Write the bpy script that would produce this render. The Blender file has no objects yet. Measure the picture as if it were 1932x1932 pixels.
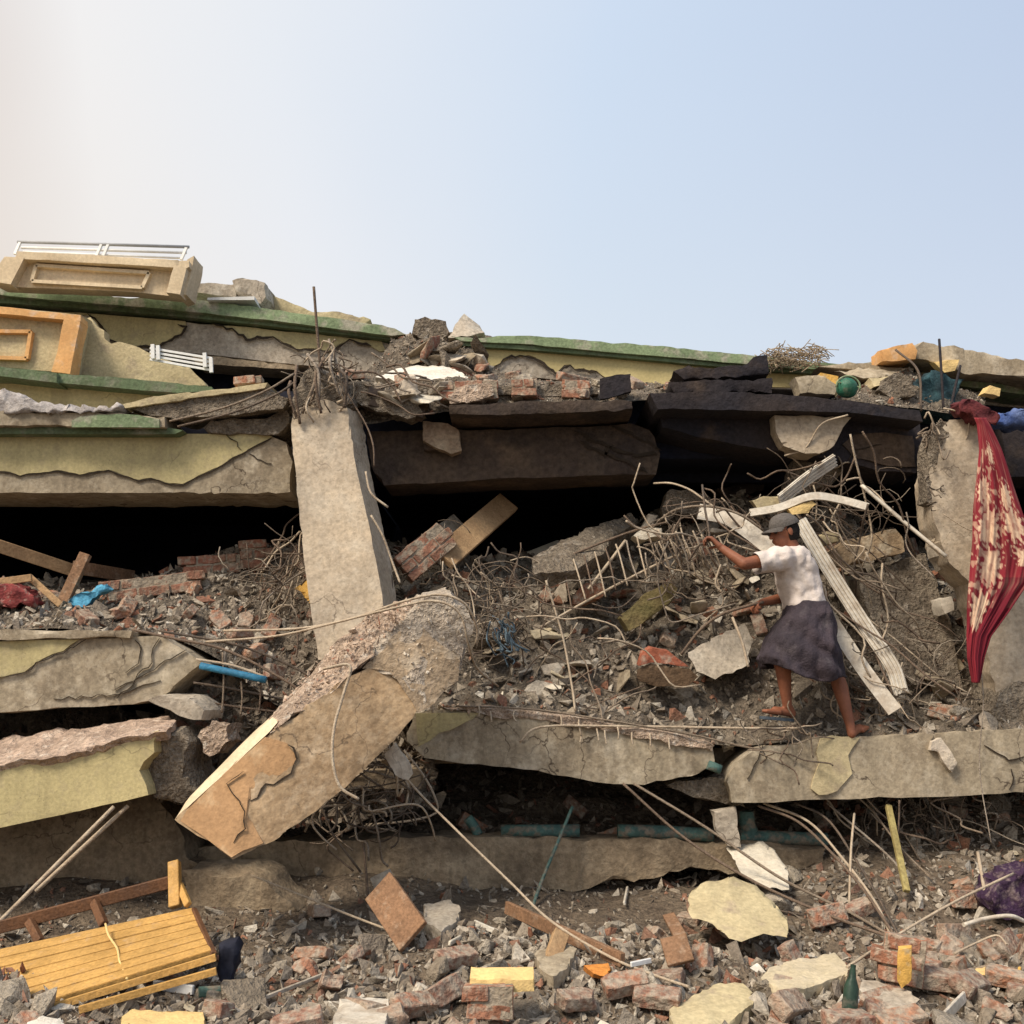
import bpy, bmesh, math, random
import numpy as np
from mathutils import Vector, Matrix, noise, Euler
R = random.Random(7)
RN = np.random.RandomState(11)
C = bpy.context.scene.collection
sc = bpy.context.scene

# ------------------------------------------------------------------ camera
W = 1932.0; F = 1937.0; PITCH = math.radians(9.5); EYE = 1.6
cp, sp = math.cos(PITCH), math.sin(PITCH)
cam_d = bpy.data.cameras.new('camera'); cam = bpy.data.objects.new('camera', cam_d); C.objects.link(cam)
cam.location = (0, 0, EYE); cam.rotation_euler = (math.pi/2 + PITCH, 0, 0)
cam_d.sensor_width = 36; cam_d.sensor_fit = 'HORIZONTAL'; cam_d.lens = 36*F/W
cam_d.clip_start = 0.05; cam_d.clip_end = 2000
sc.camera = cam

# ------------------------------------------------------------------ sky, sun, exposure
SUN_EL, SUN_AZ = 50, -62          # azimuth from the camera's right-hand side of the view: the sun stands left, a little behind the camera
w = bpy.data.worlds.new('World'); sc.world = w; w.use_nodes = True
nt = w.node_tree; nt.nodes.clear()
N, L = nt.nodes.new, nt.links.new
out = N('ShaderNodeOutputWorld'); sky = N('ShaderNodeTexSky'); sky.sky_type = 'NISHITA'; sky.sun_disc = False
sdir = Vector((-0.66, -0.60, 0)).normalized()*math.cos(math.radians(SUN_EL)) + Vector((0, 0, math.sin(math.radians(SUN_EL))))
sky.sun_elevation = math.radians(SUN_EL); sky.sun_rotation = math.atan2(sdir.x, sdir.y)
sky.air_density = 1.0; sky.dust_density = 4.0; sky.ozone_density = 1.0
bg1 = N('ShaderNodeBackground'); bg1.inputs[1].default_value = 0.09
L(sky.outputs[0], bg1.inputs[0])
tc = N('ShaderNodeTexCoord'); sx = N('ShaderNodeSeparateXYZ'); L(tc.outputs['Generated'], sx.inputs[0])
mx = N('ShaderNodeMapRange'); mx.inputs[1].default_value = -0.55; mx.inputs[2].default_value = 0.55; L(sx.outputs[0], mx.inputs[0])
nz = N('ShaderNodeTexNoise'); nz.inputs['Scale'].default_value = 1.6; nz.inputs['Detail'].default_value = 3; L(tc.outputs['Generated'], nz.inputs['Vector'])
ad = N('ShaderNodeMath'); ad.operation = 'MULTIPLY_ADD'; ad.inputs[1].default_value = 0.22; ad.inputs[2].default_value = -0.11; L(nz.outputs[0], ad.inputs[0])
ad2 = N('ShaderNodeMath'); ad2.operation = 'ADD'; L(mx.outputs[0], ad2.inputs[0]); L(ad.outputs[0], ad2.inputs[1])
def wramp(stops):
    r = N('ShaderNodeValToRGB'); L(ad2.outputs[0], r.inputs[0]); e = r.color_ramp.elements
    while len(e) < len(stops): e.new(0.5)
    for i, (p, c) in enumerate(stops): e[i].position = p; e[i].color = (*c, 1)
    return r
lo = wramp([(0.08, (.88, .76, .63)), (.2, (.93, .86, .78)), (.36, (.92, .90, .89)), (.6, (.76, .82, .87)), (1, (.66, .73, .84))])
hi = wramp([(0.09, (.80, .72, .66)), (.18, (.95, .93, .91)), (.34, (.86, .89, .93)), (.6, (.66, .77, .92)), (1, (.51, .61, .79))])
mz = N('ShaderNodeMapRange'); mz.inputs[1].default_value = 0.15; mz.inputs[2].default_value = 0.62; mz.interpolation_type = 'SMOOTHSTEP'; L(sx.outputs[2], mz.inputs[0])
mixc = N('ShaderNodeMix'); mixc.data_type = 'RGBA'; L(mz.outputs[0], mixc.inputs[0]); L(lo.outputs[0], mixc.inputs[6]); L(hi.outputs[0], mixc.inputs[7])
bg2 = N('ShaderNodeBackground'); bg2.inputs[1].default_value = 0.70; L(mixc.outputs[2], bg2.inputs[0])
ms = N('ShaderNodeMixShader'); ms.inputs[0].default_value = 0.84; L(bg1.outputs[0], ms.inputs[1]); L(bg2.outputs[0], ms.inputs[2]); L(ms.outputs[0], out.inputs[0])
sun_d = bpy.data.lights.new('sun', 'SUN'); sun_d.energy = 2.8; sun_d.angle = math.radians(18); sun_d.color = (1.0, 0.89, 0.74)
sun = bpy.data.objects.new('sun', sun_d); C.objects.link(sun); sun.rotation_euler = sdir.to_track_quat('Z', 'Y').to_euler(); sun.location = (-6, -3, 9)
sc.view_settings.view_transform = 'Standard'; sc.view_settings.look = 'None'; sc.view_settings.exposure = 0.62; sc.view_settings.gamma = 1

# ------------------------------------------------------------------ helpers
def at(px, py, Y):
    a, b = (px-966)/F, (966-py)/F
    y = cp - b*sp; t = Y/y
    return Vector((a*t, Y, EYE + (sp + b*cp)*t))
WL = {}
def settags(o, label, cat, group, kind):
    if label: o['label'] = label
    if cat: o['category'] = cat
    if group: o['group'] = group
    if kind: o['kind'] = kind
def empty(name, loc, label=None, cat=None, group=None, kind=None):
    o = bpy.data.objects.new(name, None); C.objects.link(o); o.location = loc; o.empty_display_size = .1
    WL[o.name] = Vector(loc); settags(o, label, cat, group, kind); return o
def put(name, bm, mat, parent=None, label=None, cat=None, group=None, kind=None, origin=None):
    me = bpy.data.meshes.new(name)
    if origin is None:
        co = [v.co for v in bm.verts]
        lo_ = Vector([min(c[i] for c in co) for i in range(3)]); hi_ = Vector([max(c[i] for c in co) for i in range(3)])
        origin = (lo_+hi_)/2
        if parent is None: origin.z = lo_.z
    bmesh.ops.translate(bm, verts=bm.verts, vec=-origin)
    bm.to_mesh(me); bm.free()
    for m in (mat if isinstance(mat, (list, tuple)) else [mat]): me.materials.append(m)
    o = bpy.data.objects.new(name, me); C.objects.link(o)
    pl = WL[parent.name] if parent else Vector((0, 0, 0))
    o.location = origin - pl
    if parent: o.parent = parent
    WL[o.name] = Vector(origin); settags(o, label, cat, group, kind)
    return o
def finish(bm, ang=32):
    bmesh.ops.recalc_face_normals(bm, faces=bm.faces)
    th = math.radians(ang)
    for f in bm.faces: f.smooth = True
    for e in bm.edges: e.smooth = not (len(e.link_faces) == 2 and e.calc_face_angle(0) > th)
def nv(c, f, s=0.0):
    return noise.noise_vector(Vector((c.x*f+s, c.y*f-s, c.z*f+s*.5)))
def jagline(pts, jag, step):
    """pts: closed list of (Vector, amp)"""
    o = []
    n = len(pts)
    for i in range(n):
        a, ja = pts[i]; b, _ = pts[(i+1) % n]
        o.append(a)
        if ja > 0:
            d = b-a; k = int(d.length/step)
            nrm = Vector((-d.z, 0, d.x)).normalized()
            for j in range(1, k):
                t = (j + R.uniform(-.35, .35))/k
                o.append(a + d*t + nrm*R.uniform(-ja, ja))
    return o
def prism(pts, Y, off=(0, .3, 0), jag=0.0, sub=.12, amp=.006, chip=.012, step=.06, frq=5, bev=0):
    """front outline in photo pixels at depth Y (number or function of px,py), pushed back by off"""
    P = []
    for p in pts:
        y = p[3] if len(p) > 3 else (Y(p[0], p[1]) if callable(Y) else Y)
        j = p[2] if len(p) > 2 and p[2] is not None else jag
        P.append((at(p[0], p[1], y), j))
    return prismw(P, off, sub, amp, chip, step, frq, bev)
def prismw(P, off, sub=.12, amp=.006, chip=.012, step=.06, frq=5, bev=0):
    V = jagline(P, 0, step)
    bm = bmesh.new(); off = Vector(off)
    a = [bm.verts.new(v) for v in V]; b = [bm.verts.new(v+off) for v in V]
    n = len(V)
    fs = [bm.faces.new(a), bm.faces.new(b[::-1])]
    for i in range(n): fs.append(bm.faces.new((a[(i+1) % n], a[i], b[i], b[(i+1) % n])))
    bmesh.ops.recalc_face_normals(bm, faces=bm.faces)
    if bev: bmesh.ops.bevel(bm, geom=[e for e in bm.edges], offset=bev, segments=1, affect='EDGES', clamp_overlap=True)
    rough(bm, sub, amp, chip, frq)
    return bm
def cut(bm, sub):
    co = [v.co for v in bm.verts]
    for ax in range(3):
        l = min(c[ax] for c in co); h = max(c[ax] for c in co); k = int((h-l)/(sub*(2.5 if ax == 1 else 1)))
        no = Vector((0, 0, 0)); no[ax] = 1
        for j in range(1, min(k, 90)+1):
            p = Vector((0, 0, 0)); p[ax] = l+(h-l)*j/(k+1)
            bmesh.ops.bisect_plane(bm, geom=bm.verts[:]+bm.edges[:]+bm.faces[:], plane_co=p, plane_no=no, dist=1e-5)
def rough(bm, sub, amp, chip, frq=5):
    if sub: cut(bm, sub)
    bmesh.ops.triangulate(bm, faces=[f for f in bm.faces if len(f.verts) > 4], ngon_method='EAR_CLIP')
    bm.normal_update()
    s = R.uniform(0, 50)
    mv = []
    for v in bm.verts:
        sharp = max((e.calc_face_angle(0) for e in v.link_edges if len(e.link_faces) == 2), default=0)
        d = nv(v.co, frq, s)*amp + nv(v.co, frq*3.7, s)*amp*.45
        if sharp > .5:
            c = max(0.0, noise.noise(v.co*9+Vector((s, s, s)))+.15)
            d -= v.normal*c*chip
        mv.append(d)
    for v, d in zip(bm.verts, mv): v.co += d
    finish(bm)
def box(bm, c, sx_, sy_, sz_, rot=None, mi=0):
    r = bmesh.ops.create_cube(bm, size=1); vs = r['verts']
    m = Matrix.Diagonal((sx_, sy_, sz_, 1))
    if rot is not None: m = rot.to_4x4() @ m
    bmesh.ops.transform(bm, matrix=Matrix.Translation(c) @ m, verts=vs)
    for f in {f for v in vs for f in v.link_faces}: f.material_index = mi
    return vs
def spline(pts, k=8):
    P = [pts[0]*2-pts[1]] + list(pts) + [pts[-1]*2-pts[-2]]; o = []
    for i in range(1, len(P)-2):
        a, b, c, d = P[i-1], P[i], P[i+1], P[i+2]
        for j in range(k):
            t = j/k
            o.append(.5*((2*b)+(c-a)*t+(2*a-5*b+4*c-d)*t*t+(3*b-a-3*c+d)*t**3))
    o.append(pts[-1]); return o
def tube(bm, pts, r, sides=6, k=7, r2=None, flat=1.0, smooth=True):
    if k > 1 and len(pts) > 2: pts = spline(pts, k)
    n = len(pts); prev = None; rings = []
    up = Vector((0.13, .3, 1)).normalized()
    for i, p in enumerate(pts):
        d = (pts[min(i+1, n-1)]-pts[max(i-1, 0)]).normalized()
        if prev is None:
            u = d.cross(up)
            if u.length < .05: u = d.cross(Vector((1, 0, 0)))
        else: u = prev - d*prev.dot(d)
        u.normalize(); v = d.cross(u); prev = u
        rr = r if r2 is None else r+(r2-r)*i/(n-1)
        rings.append([bm.verts.new(p+(u*math.cos(a)*rr+v*math.sin(a)*rr*flat)) for a in [2*math.pi*j/sides for j in range(sides)]])
    for a, b in zip(rings, rings[1:]):
        for j in range(sides):
            f = bm.faces.new((a[j], a[(j+1) % sides], b[(j+1) % sides], b[j])); f.smooth = smooth
    bm.faces.new(rings[0][::-1]); bm.faces.new(rings[-1])
def px(pts, Y=None):
    return [at(p[0], p[1], p[2] if len(p) > 2 else Y) for p in pts]
def strip(bm, pts, w_, th, side, k=8):
    """a bent board: centre line pts, width along 'side', thickness th"""
    if len(pts) > 2: pts = spline(pts, k)
    n = len(pts); rings = []
    for i, p in enumerate(pts):
        d = (pts[min(i+1, n-1)]-pts[max(i-1, 0)]).normalized()
        s = (side - d*side.dot(d)).normalized(); nn = d.cross(s)
        rings.append([bm.verts.new(p+s*a*w_/2+nn*b*th/2) for a, b in ((-1, -1), (1, -1), (1, 1), (-1, 1))])
    for a, b in zip(rings, rings[1:]):
        for j in range(4): bm.faces.new((a[j], a[(j+1) % 4], b[(j+1) % 4], b[j]))
    bm.faces.new(rings[0][::-1]); bm.faces.new(rings[-1])
    bmesh.ops.recalc_face_normals(bm, faces=bm.faces)
def crack(parent, pts, Y, wd=.008, name='crack', step=.035, jig=.012):
    V = px(pts, None) if len(pts[0]) > 2 else [at(p[0], p[1], Y(p[0], p[1]) if callable(Y) else Y) for p in pts]
    o = []
    for a, b in zip(V, V[1:]):
        k = max(1, int((b-a).length/step))
        for j in range(k): o.append(a+(b-a)*(j/k)+Vector((R.uniform(-jig, jig), 0, R.uniform(-jig, jig))))
    o.append(V[-1])
    bm = bmesh.new(); n = len(o); pr = None
    for i, p in enumerate(o):
        d = (o[min(i+1, n-1)]-o[max(i-1, 0)]); nn = Vector((-d.z, 0, d.x)).normalized()
        ww = wd*R.uniform(.35, 1.0)*(1 if 0 < i < n-1 else .2)/2
        q = [bm.verts.new(p+nn*ww), bm.verts.new(p-nn*ww), bm.verts.new(p+Vector((0, .012, 0)))]
        if pr:
            bm.faces.new((pr[0], q[0], q[1], pr[1])); bm.faces.new((pr[1], q[1], q[2], pr[2])); bm.faces.new((pr[2], q[2], q[0], pr[0]))
        pr = q
    return put(name, bm, M_crack_shade, parent)

# ------------------------------------------------------------------ materials
def mat(name, c1, c2, scale=3, bump=.4, fine=45, rough=.9, c3=None, p3=(.55, .68), streak=0, objc=False, rand=None, island=None, mott=.35, bd=.012, voro=0, grain=None, hair=0):
    m = bpy.data.materials.new(name); m.use_nodes = True; t = m.node_tree; t.nodes.clear()
    n, l = t.nodes.new, t.links.new
    o = n('ShaderNodeOutputMaterial'); b = n('ShaderNodeBsdfPrincipled'); l(b.outputs[0], o.inputs[0])
    b.inputs['Roughness'].default_value = rough
    b.inputs['Specular IOR Level'].default_value = .25
    if objc: vec = n('ShaderNodeTexCoord').outputs['Object']
    else: vec = n('ShaderNodeNewGeometry').outputs['Position']
    def nois(s, d=6, v=vec, r=.6):
        q = n('ShaderNodeTexNoise'); q.inputs['Scale'].default_value = s; q.inputs['Detail'].default_value = d; q.inputs['Roughness'].default_value = r; l(v, q.inputs['Vector']); return q.outputs[0]
    def rng(x, a, b_, c=0, d=1):
        q = n('ShaderNodeMapRange'); q.inputs[1].default_value = a; q.inputs[2].default_value = b_; q.inputs[3].default_value = c; q.inputs[4].default_value = d; l(x, q.inputs[0]); return q.outputs[0]
    def mix(f, a, b_, mode='MIX'):
        q = n('ShaderNodeMix'); q.data_type = 'RGBA'; q.blend_type = mode
        for i, x in ((0, f), (6, a), (7, b_)):
            if isinstance(x, (int, float)): q.inputs[i].default_value = x
            elif isinstance(x, tuple): q.inputs[i].default_value = (*x, 1)
            else: l(x, q.inputs[i])
        return q.outputs[2]
    big = nois(scale)
    if island or rand:
        r_ = n('ShaderNodeNewGeometry').outputs['Random Per Island'] if island else n('ShaderNodeObjectInfo').outputs['Random']
        rp = n('ShaderNodeValToRGB'); rp.color_ramp.interpolation = 'LINEAR' if rand == 'lin' else 'CONSTANT'; l(r_, rp.inputs[0]); e = rp.color_ramp.elements
        st = island or rand
        while len(e) < len(st): e.new(.5)
        for i, (p, c) in enumerate(st): e[i].position = p; e[i].color = (*c, 1)
        col = mix(rng(big, .35, .65, 0, .55), rp.outputs[0], c2)
    else:
        col = mix(rng(big, .35, .65), c1, c2)
    col = mix(1.0, col, n_gray(n, l, rng(nois(scale*.45, 3), .3, .7, .84, 1.12)), 'MULTIPLY')
    if c3: col = mix(rng(nois(scale*1.7, 8), p3[0], p3[1]), col, c3)
    if streak:
        mp = n('ShaderNodeMapping'); mp.inputs['Scale'].default_value = (1, 1, .12); l(vec, mp.inputs[0])
        s_ = rng(nois(9, 5, mp.outputs[0]), .45, .7, 0, streak)
        col = mix(s_, col, (.10, .075, .05))
    if grain:
        vr = n('ShaderNodeVectorRotate'); vr.rotation_type = 'Y_AXIS'; vr.inputs['Angle'].default_value = math.radians(grain[0]); l(vec, vr.inputs['Vector'])
        mp = n('ShaderNodeMapping'); mp.inputs['Scale'].default_value = (.10, 1, 1); l(vr.outputs[0], mp.inputs[0])
        col = mix(rng(nois(34, 5, mp.outputs[0]), .42, .66, 0, grain[1]), col, (.20, .125, .065))
    fn = nois(fine, 7)
    col = mix(1.0, col, n_gray(n, l, rng(fn, .3, .7, 1-mott, 1+mott*.6)), 'MULTIPLY')
    if hair:
        nw = n('ShaderNodeTexNoise'); nw.inputs['Scale'].default_value = 5; nw.inputs['Detail'].default_value = 4; l(vec, nw.inputs['Vector'])
        va = n('ShaderNodeVectorMath'); va.operation = 'MULTIPLY_ADD'; va.inputs[1].default_value = (.35, .35, .35); l(nw.outputs['Color'], va.inputs[0]); l(vec, va.inputs[2])
        vo = n('ShaderNodeTexVoronoi'); vo.feature = 'DISTANCE_TO_EDGE'; vo.inputs['Scale'].default_value = 2.3; l(va.outputs[0], vo.inputs['Vector'])
        ln = rng(vo.outputs['Distance'], .004, .014, 1, 0); mk = rng(nois(1.3, 2), .5, .56); ml = n('ShaderNodeMath'); ml.operation = 'MULTIPLY'; l(ln, ml.inputs[0]); l(mk, ml.inputs[1])
        ms_ = n('ShaderNodeMath'); ms_.operation = 'MULTIPLY'; ms_.inputs[1].default_value = hair; l(ml.outputs[0], ms_.inputs[0]); col = mix(ms_.outputs[0], col, (.07, .05, .035))
        vp = n('ShaderNodeTexVoronoi'); vp.inputs['Scale'].default_value = 42; l(vec, vp.inputs['Vector']); pit = rng(vp.outputs['Distance'], .10, .2, .55, 0)
        mp2 = n('ShaderNodeMath'); mp2.operation = 'MULTIPLY'; l(pit, mp2.inputs[0]); l(rng(nois(2.2, 3), .48, .6), mp2.inputs[1]); col = mix(mp2.outputs[0], col, (.12, .09, .06))
        wsh = rng(nois(14, 8, r=.75), .52, .60, 0, .35); col = mix(wsh, col, c3 or c1)
    l(col, b.inputs['Base Color'])
    h = n('ShaderNodeMath'); h.operation = 'MULTIPLY_ADD'; h.inputs[1].default_value = 2.5; l(nois(fine*.25, 5), h.inputs[0]); l(fn, h.inputs[2])
    hh = h.outputs[0]
    if voro:
        vv = n('ShaderNodeTexVoronoi'); vv.inputs['Scale'].default_value = voro; l(vec, vv.inputs['Vector'])
        h2 = n('ShaderNodeMath'); h2.operation = 'MULTIPLY_ADD'; h2.inputs[1].default_value = 2; l(vv.outputs[0], h2.inputs[0]); l(hh, h2.inputs[2]); hh = h2.outputs[0]
    bp = n('ShaderNodeBump'); bp.inputs['Strength'].default_value = bump; bp.inputs['Distance'].default_value = bd; l(hh, bp.inputs['Height']); l(bp.outputs[0], b.inputs['Normal'])
    return m
def n_gray(n, l, x):
    q = n('ShaderNodeCombineColor'); [l(x, q.inputs[i]) for i in range(3)]; return q.outputs[0]

M_crack_shade = mat('crack and edge shade dark', (.03, .022, .015), (.045, .032, .022), bump=0)  # also colours in the shadows along torn plaster edges
M_conc = mat('weathered concrete', (.43, .36, .255), (.29, .235, .165), 2.0, .25, 38, c3=(.53, .46, .35), streak=.45, mott=.3, hair=.9)
M_concA = mat('column concrete', (.53, .43, .31), (.38, .31, .23), 2.6, .25, 34, c3=(.58, .50, .39), p3=(.5, .75), mott=.3, hair=.6)
M_concB = mat('fallen column concrete', (.48, .345, .21), (.35, .24, .14), 2.6, .3, 34, c3=(.52, .40, .27), streak=0, mott=.3, grain=(37, .5), hair=.6)
M_broken = mat('broken concrete core', (.64, .49, .37), (.42, .31, .23), 9, 1.0, 42, c3=(.70, .62, .52), mott=.5, bd=.03)
M_brokend = mat('dark broken concrete core', (.30, .25, .19), (.17, .135, .10), 8, 1.0, 42, c3=(.38, .33, .27), mott=.5, bd=.03)
M_yel = mat('pale yellow paint', (.56, .48, .25), (.46, .39, .205), 1.8, .16, 50, c3=(.36, .30, .19), p3=(.56, .80), streak=.22, mott=.2, hair=.4)
M_yelw = mat('light yellow plaster', (.54, .455, .275), (.45, .37, .22), 4, .3, 40, c3=(.36, .29, .20), p3=(.55, .72), mott=.25)
M_cream = mat('cream paint', (.74, .61, .42), (.64, .51, .34), 2, .15, 40, c3=(.55, .42, .30), p3=(.6, .75), mott=.18, streak=.2)
M_peach = mat('peach orange paint', (.72, .42, .18), (.62, .33, .13), 5, .2, 40, c3=(.62, .48, .36), p3=(.55, .75), mott=.2)
M_grn = mat('green paint', (.145, .195, .105), (.105, .145, .08), 3, .3, 40, c3=(.24, .24, .18), p3=(.52, .68), streak=.3)
M_grnl = mat('light green paint', (.25, .32, .18), (.19, .25, .14), 3, .3, 40, c3=(.38, .36, .28), p3=(.5, .62))
M_gplas = mat('grey bare plaster', (.46, .40, .32), (.35, .295, .23), 3, .4, 36, c3=(.50, .45, .37), hair=.7)
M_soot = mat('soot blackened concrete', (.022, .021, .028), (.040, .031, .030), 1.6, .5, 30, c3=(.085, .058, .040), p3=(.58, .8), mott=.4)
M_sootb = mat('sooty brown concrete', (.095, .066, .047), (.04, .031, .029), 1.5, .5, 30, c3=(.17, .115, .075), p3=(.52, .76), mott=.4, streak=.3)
M_black = mat('interior shade and bag black', (.016, .020, .040), (.024, .024, .034), 2, .3, 20)  # darkness of the hollows put into the colour; the bag uses it too
M_dkconc = mat('dirty foundation concrete', (.34, .26, .17), (.20, .15, .10), 2.2, .6, 30, c3=(.40, .32, .22), p3=(.52, .74), streak=.4, mott=.35, hair=.7)
M_soil = mat('soil', (.20, .155, .11), (.12, .09, .065), 5, 1.0, 30, c3=(.21, .16, .11), mott=.5, bd=.03)
M_dust = mat('rubble bed', (.25, .205, .155), (.13, .105, .08), 6, 1.0, 36, c3=(.31, .25, .19), mott=.5, bd=.04)
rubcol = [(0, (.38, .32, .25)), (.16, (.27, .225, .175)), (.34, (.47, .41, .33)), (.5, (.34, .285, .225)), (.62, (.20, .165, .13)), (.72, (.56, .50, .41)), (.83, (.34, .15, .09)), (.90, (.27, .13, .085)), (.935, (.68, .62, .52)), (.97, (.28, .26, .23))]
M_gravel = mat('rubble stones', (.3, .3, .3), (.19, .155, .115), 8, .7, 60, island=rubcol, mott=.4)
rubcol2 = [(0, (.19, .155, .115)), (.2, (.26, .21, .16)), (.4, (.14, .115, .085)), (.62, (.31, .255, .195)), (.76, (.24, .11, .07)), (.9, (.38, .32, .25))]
M_gravel_shade = mat('shaded rubble stones', (.3, .3, .3), (.14, .11, .08), 8, .7, 60, island=rubcol2, mott=.4)  # darker copy of the rubble stones; shade of the gaps is in the colour
M_chunk = mat('concrete chunk', (.3, .3, .3), (.23, .19, .14), 9, 1.0, 40, rand=[(0, (.36, .30, .225)), (.25, (.27, .22, .165)), (.5, (.44, .38, .30)), (.7, (.31, .27, .22)), (.85, (.52, .45, .35)), (.95, (.22, .18, .14))], mott=.4, bd=.02)
M_brick = mat('red brick', (.3, .3, .3), (.33, .23, .165), 12, .8, 40, rand=[(0, (.34, .14, .08)), (.25, (.27, .12, .08)), (.5, (.40, .19, .11)), (.7, (.25, .135, .095)), (.85, (.36, .24, .17))], c3=(.38, .31, .24), p3=(.40, .58), mott=.4, bd=.015)
M_brickf = mat('brick face', (.38, .17, .10), (.29, .145, .095), 12, .8, 40, c3=(.42, .33, .25), p3=(.48, .62), mott=.4)
M_mortar = mat('mortar', (.36, .30, .23), (.27, .22, .16), 9, .8, 40)
M_plas = mat('plaster flake', (.3, .3, .3), (.52, .45, .34), 9, .5, 40, rand=[(0, (.66, .60, .49)), (.3, (.58, .49, .33)), (.6, (.72, .68, .60)), (.8, (.55, .47, .38))], mott=.2)
M_rebar = mat('dusty rusted rebar', (.3, .3, .3), (.20, .14, .095), 14, .5, 90, .8, rand=[(0, (.25, .20, .15)), (.3, (.16, .115, .085)), (.6, (.34, .29, .235)), (.75, (.10, .08, .065))], mott=.5)
M_rebarl = mat('pale dusty rebar', (.52, .43, .32), (.40, .31, .22), 14, .5, 90, .8, mott=.25)
M_wire = mat('tangled wire', (.30, .3, .3), (.18, .13, .09), 14, .5, 90, .8, island=[(0, (.20, .155, .115)), (.3, (.13, .10, .075)), (.6, (.30, .255, .20)), (.75, (.09, .07, .055))])
M_wood = mat('pale timber', (.46, .30, .16), (.34, .21, .11), 6, .4, 60, mott=.25)
M_woodd = mat('brown timber', (.30, .17, .095), (.21, .12, .07), 7, .4, 60, c3=(.36, .25, .17))
M_slat = mat('yellow varnished wood', (.56, .33, .105), (.45, .26, .08), 7, .3, 60, .6, c3=(.46, .30, .15), p3=(.58, .74), mott=.25)
M_slatd = mat('dark brown varnished wood', (.16, .075, .035), (.10, .05, .028), 7, .3, 60, .6)
M_white = mat('white plastic', (.68, .63, .54), (.56, .50, .41), 4, .2, 40, .6, c3=(.42, .35, .27), p3=(.5, .66), mott=.2, hair=.3)
M_whitem = mat('white painted metal', (.78, .78, .76), (.68, .68, .66), 4, .1, 40, .5, mott=.1)
M_greym = mat('grey metal', (.40, .41, .42), (.32, .33, .34), 4, .1, 40, .5, mott=.1)
M_teal = mat('teal plastic pipe', (.08, .16, .14), (.06, .11, .10), 9, .3, 40, .7, c3=(.20, .17, .13), p3=(.46, .6))
M_blue = mat('blue plastic', (.045, .25, .42), (.05, .20, .34), 8, .3, 40, .55)
M_bluel = mat('light blue cloth', (.12, .42, .62), (.10, .33, .5), 12, .5, 60)
M_navy = mat('blue tarpaulin', (.05, .09, .26), (.12, .17, .34), 9, .4, 60, .6)
M_tealc = mat('dark teal cloth', (.035, .085, .10), (.02, .04, .05), 9, .5, 60)
M_ball = mat('green plastic', (.035, .16, .10), (.025, .11, .07), 9, .2, 60, .5, c3=(.16, .18, .13), p3=(.5, .68))
M_redc = mat('red cloth', (.27, .055, .05), (.19, .04, .04), 12, .6, 60, c3=(.36, .24, .20), p3=(.52, .66))
M_purp = mat('purple cloth', (.055, .027, .065), (.04, .02, .045), 12, .6, 60, c3=(.20, .15, .15), p3=(.5, .68))
M_greyc = mat('grey white cloth', (.50, .46, .43), (.36, .33, .32), 9, .5, 60)
M_amber = mat('amber painted plaster', (.72, .43, .11), (.62, .36, .09), 9, .4, 50, c3=(.50, .38, .22), mott=.2)
M_amberl = mat('light amber plaster', (.78, .56, .24), (.70, .50, .22), 9, .4, 50, mott=.15)
M_orange = mat('orange painted plaster', (.66, .27, .06), (.58, .22, .05), 9, .4, 50)
M_straw = mat('straw', (.3, .3, .3), (.30, .22, .14), 14, .4, 60, island=[(0, (.42, .33, .22)), (.4, (.30, .225, .15)), (.7, (.50, .42, .31))])
M_dgreen = mat('dark green glass', (.03, .06, .04), (.02, .04, .03), 9, .1, 40, .4, c3=(.15, .14, .11), p3=(.52, .7))

# ------------------------------------------------------------------ rock meshes
def rockmesh(name, seed, dims=(1, .8, .6), n=13, det=0, m=None, amp=.06):
    rr = random.Random(seed); bm = bmesh.new()
    for i in range(n):
        v = Vector((rr.uniform(-1, 1), rr.uniform(-1, 1), rr.uniform(-1, 1)))
        v = v/max(abs(v.x), abs(v.y), abs(v.z))**.75 * .5
        bm.verts.new(Vector((v.x*dims[0], v.y*dims[1], v.z*dims[2])))
    r = bmesh.ops.convex_hull(bm, input=bm.verts)
    bmesh.ops.delete(bm, geom=[g for g in r['geom_interior'] if isinstance(g, bmesh.types.BMVert)], context='VERTS')
    if det:
        bmesh.ops.bevel(bm, geom=bm.edges[:], offset=.025, segments=1, affect='EDGES', clamp_overlap=True)
        bmesh.ops.triangulate(bm, faces=bm.faces)
        for _ in range(det):
            bmesh.ops.subdivide_edges(bm, edges=[e for e in bm.edges if e.calc_length() > .12], cuts=1)
            bmesh.ops.triangulate(bm, faces=bm.faces)
        for v in bm.verts: v.co += nv(v.co, 5, seed)*amp + nv(v.co, 14, seed)*amp*.5
    finish(bm, 24)
    me = bpy.data.meshes.new(name); bm.to_mesh(me); bm.free()
    if m: me.materials.append(m)
    return me
def brickmesh(seed, lx, m):
    rr = random.Random(seed); bm = bmesh.new()
    box(bm, Vector((0, 0, 0)), lx, .105, .07)
    bmesh.ops.bevel(bm, geom=bm.edges[:], offset=.005, segments=1, affect='EDGES')
    cut(bm, .035); bmesh.ops.triangulate(bm, faces=bm.faces)
    for v in bm.verts:
        k = 1 if lx > .2 else 2.2
        if v.co.x > lx*.3 and lx < .2: v.co.x += noise.noise(v.co*30+Vector((seed, 0, 0)))*.03
        v.co += nv(v.co, 18, seed)*.004*k
        if max(abs(v.co.x)/(lx/2), 0)+abs(v.co.y)/.0525+abs(v.co.z)/.035 > 2.6: v.co *= 1-max(0, noise.noise(v.co*14+Vector((0, seed, 0))))*.22
    finish(bm, 28); me = bpy.data.meshes.new('brick'); bm.to_mesh(me); bm.free(); me.materials.append(m); return me
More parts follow.
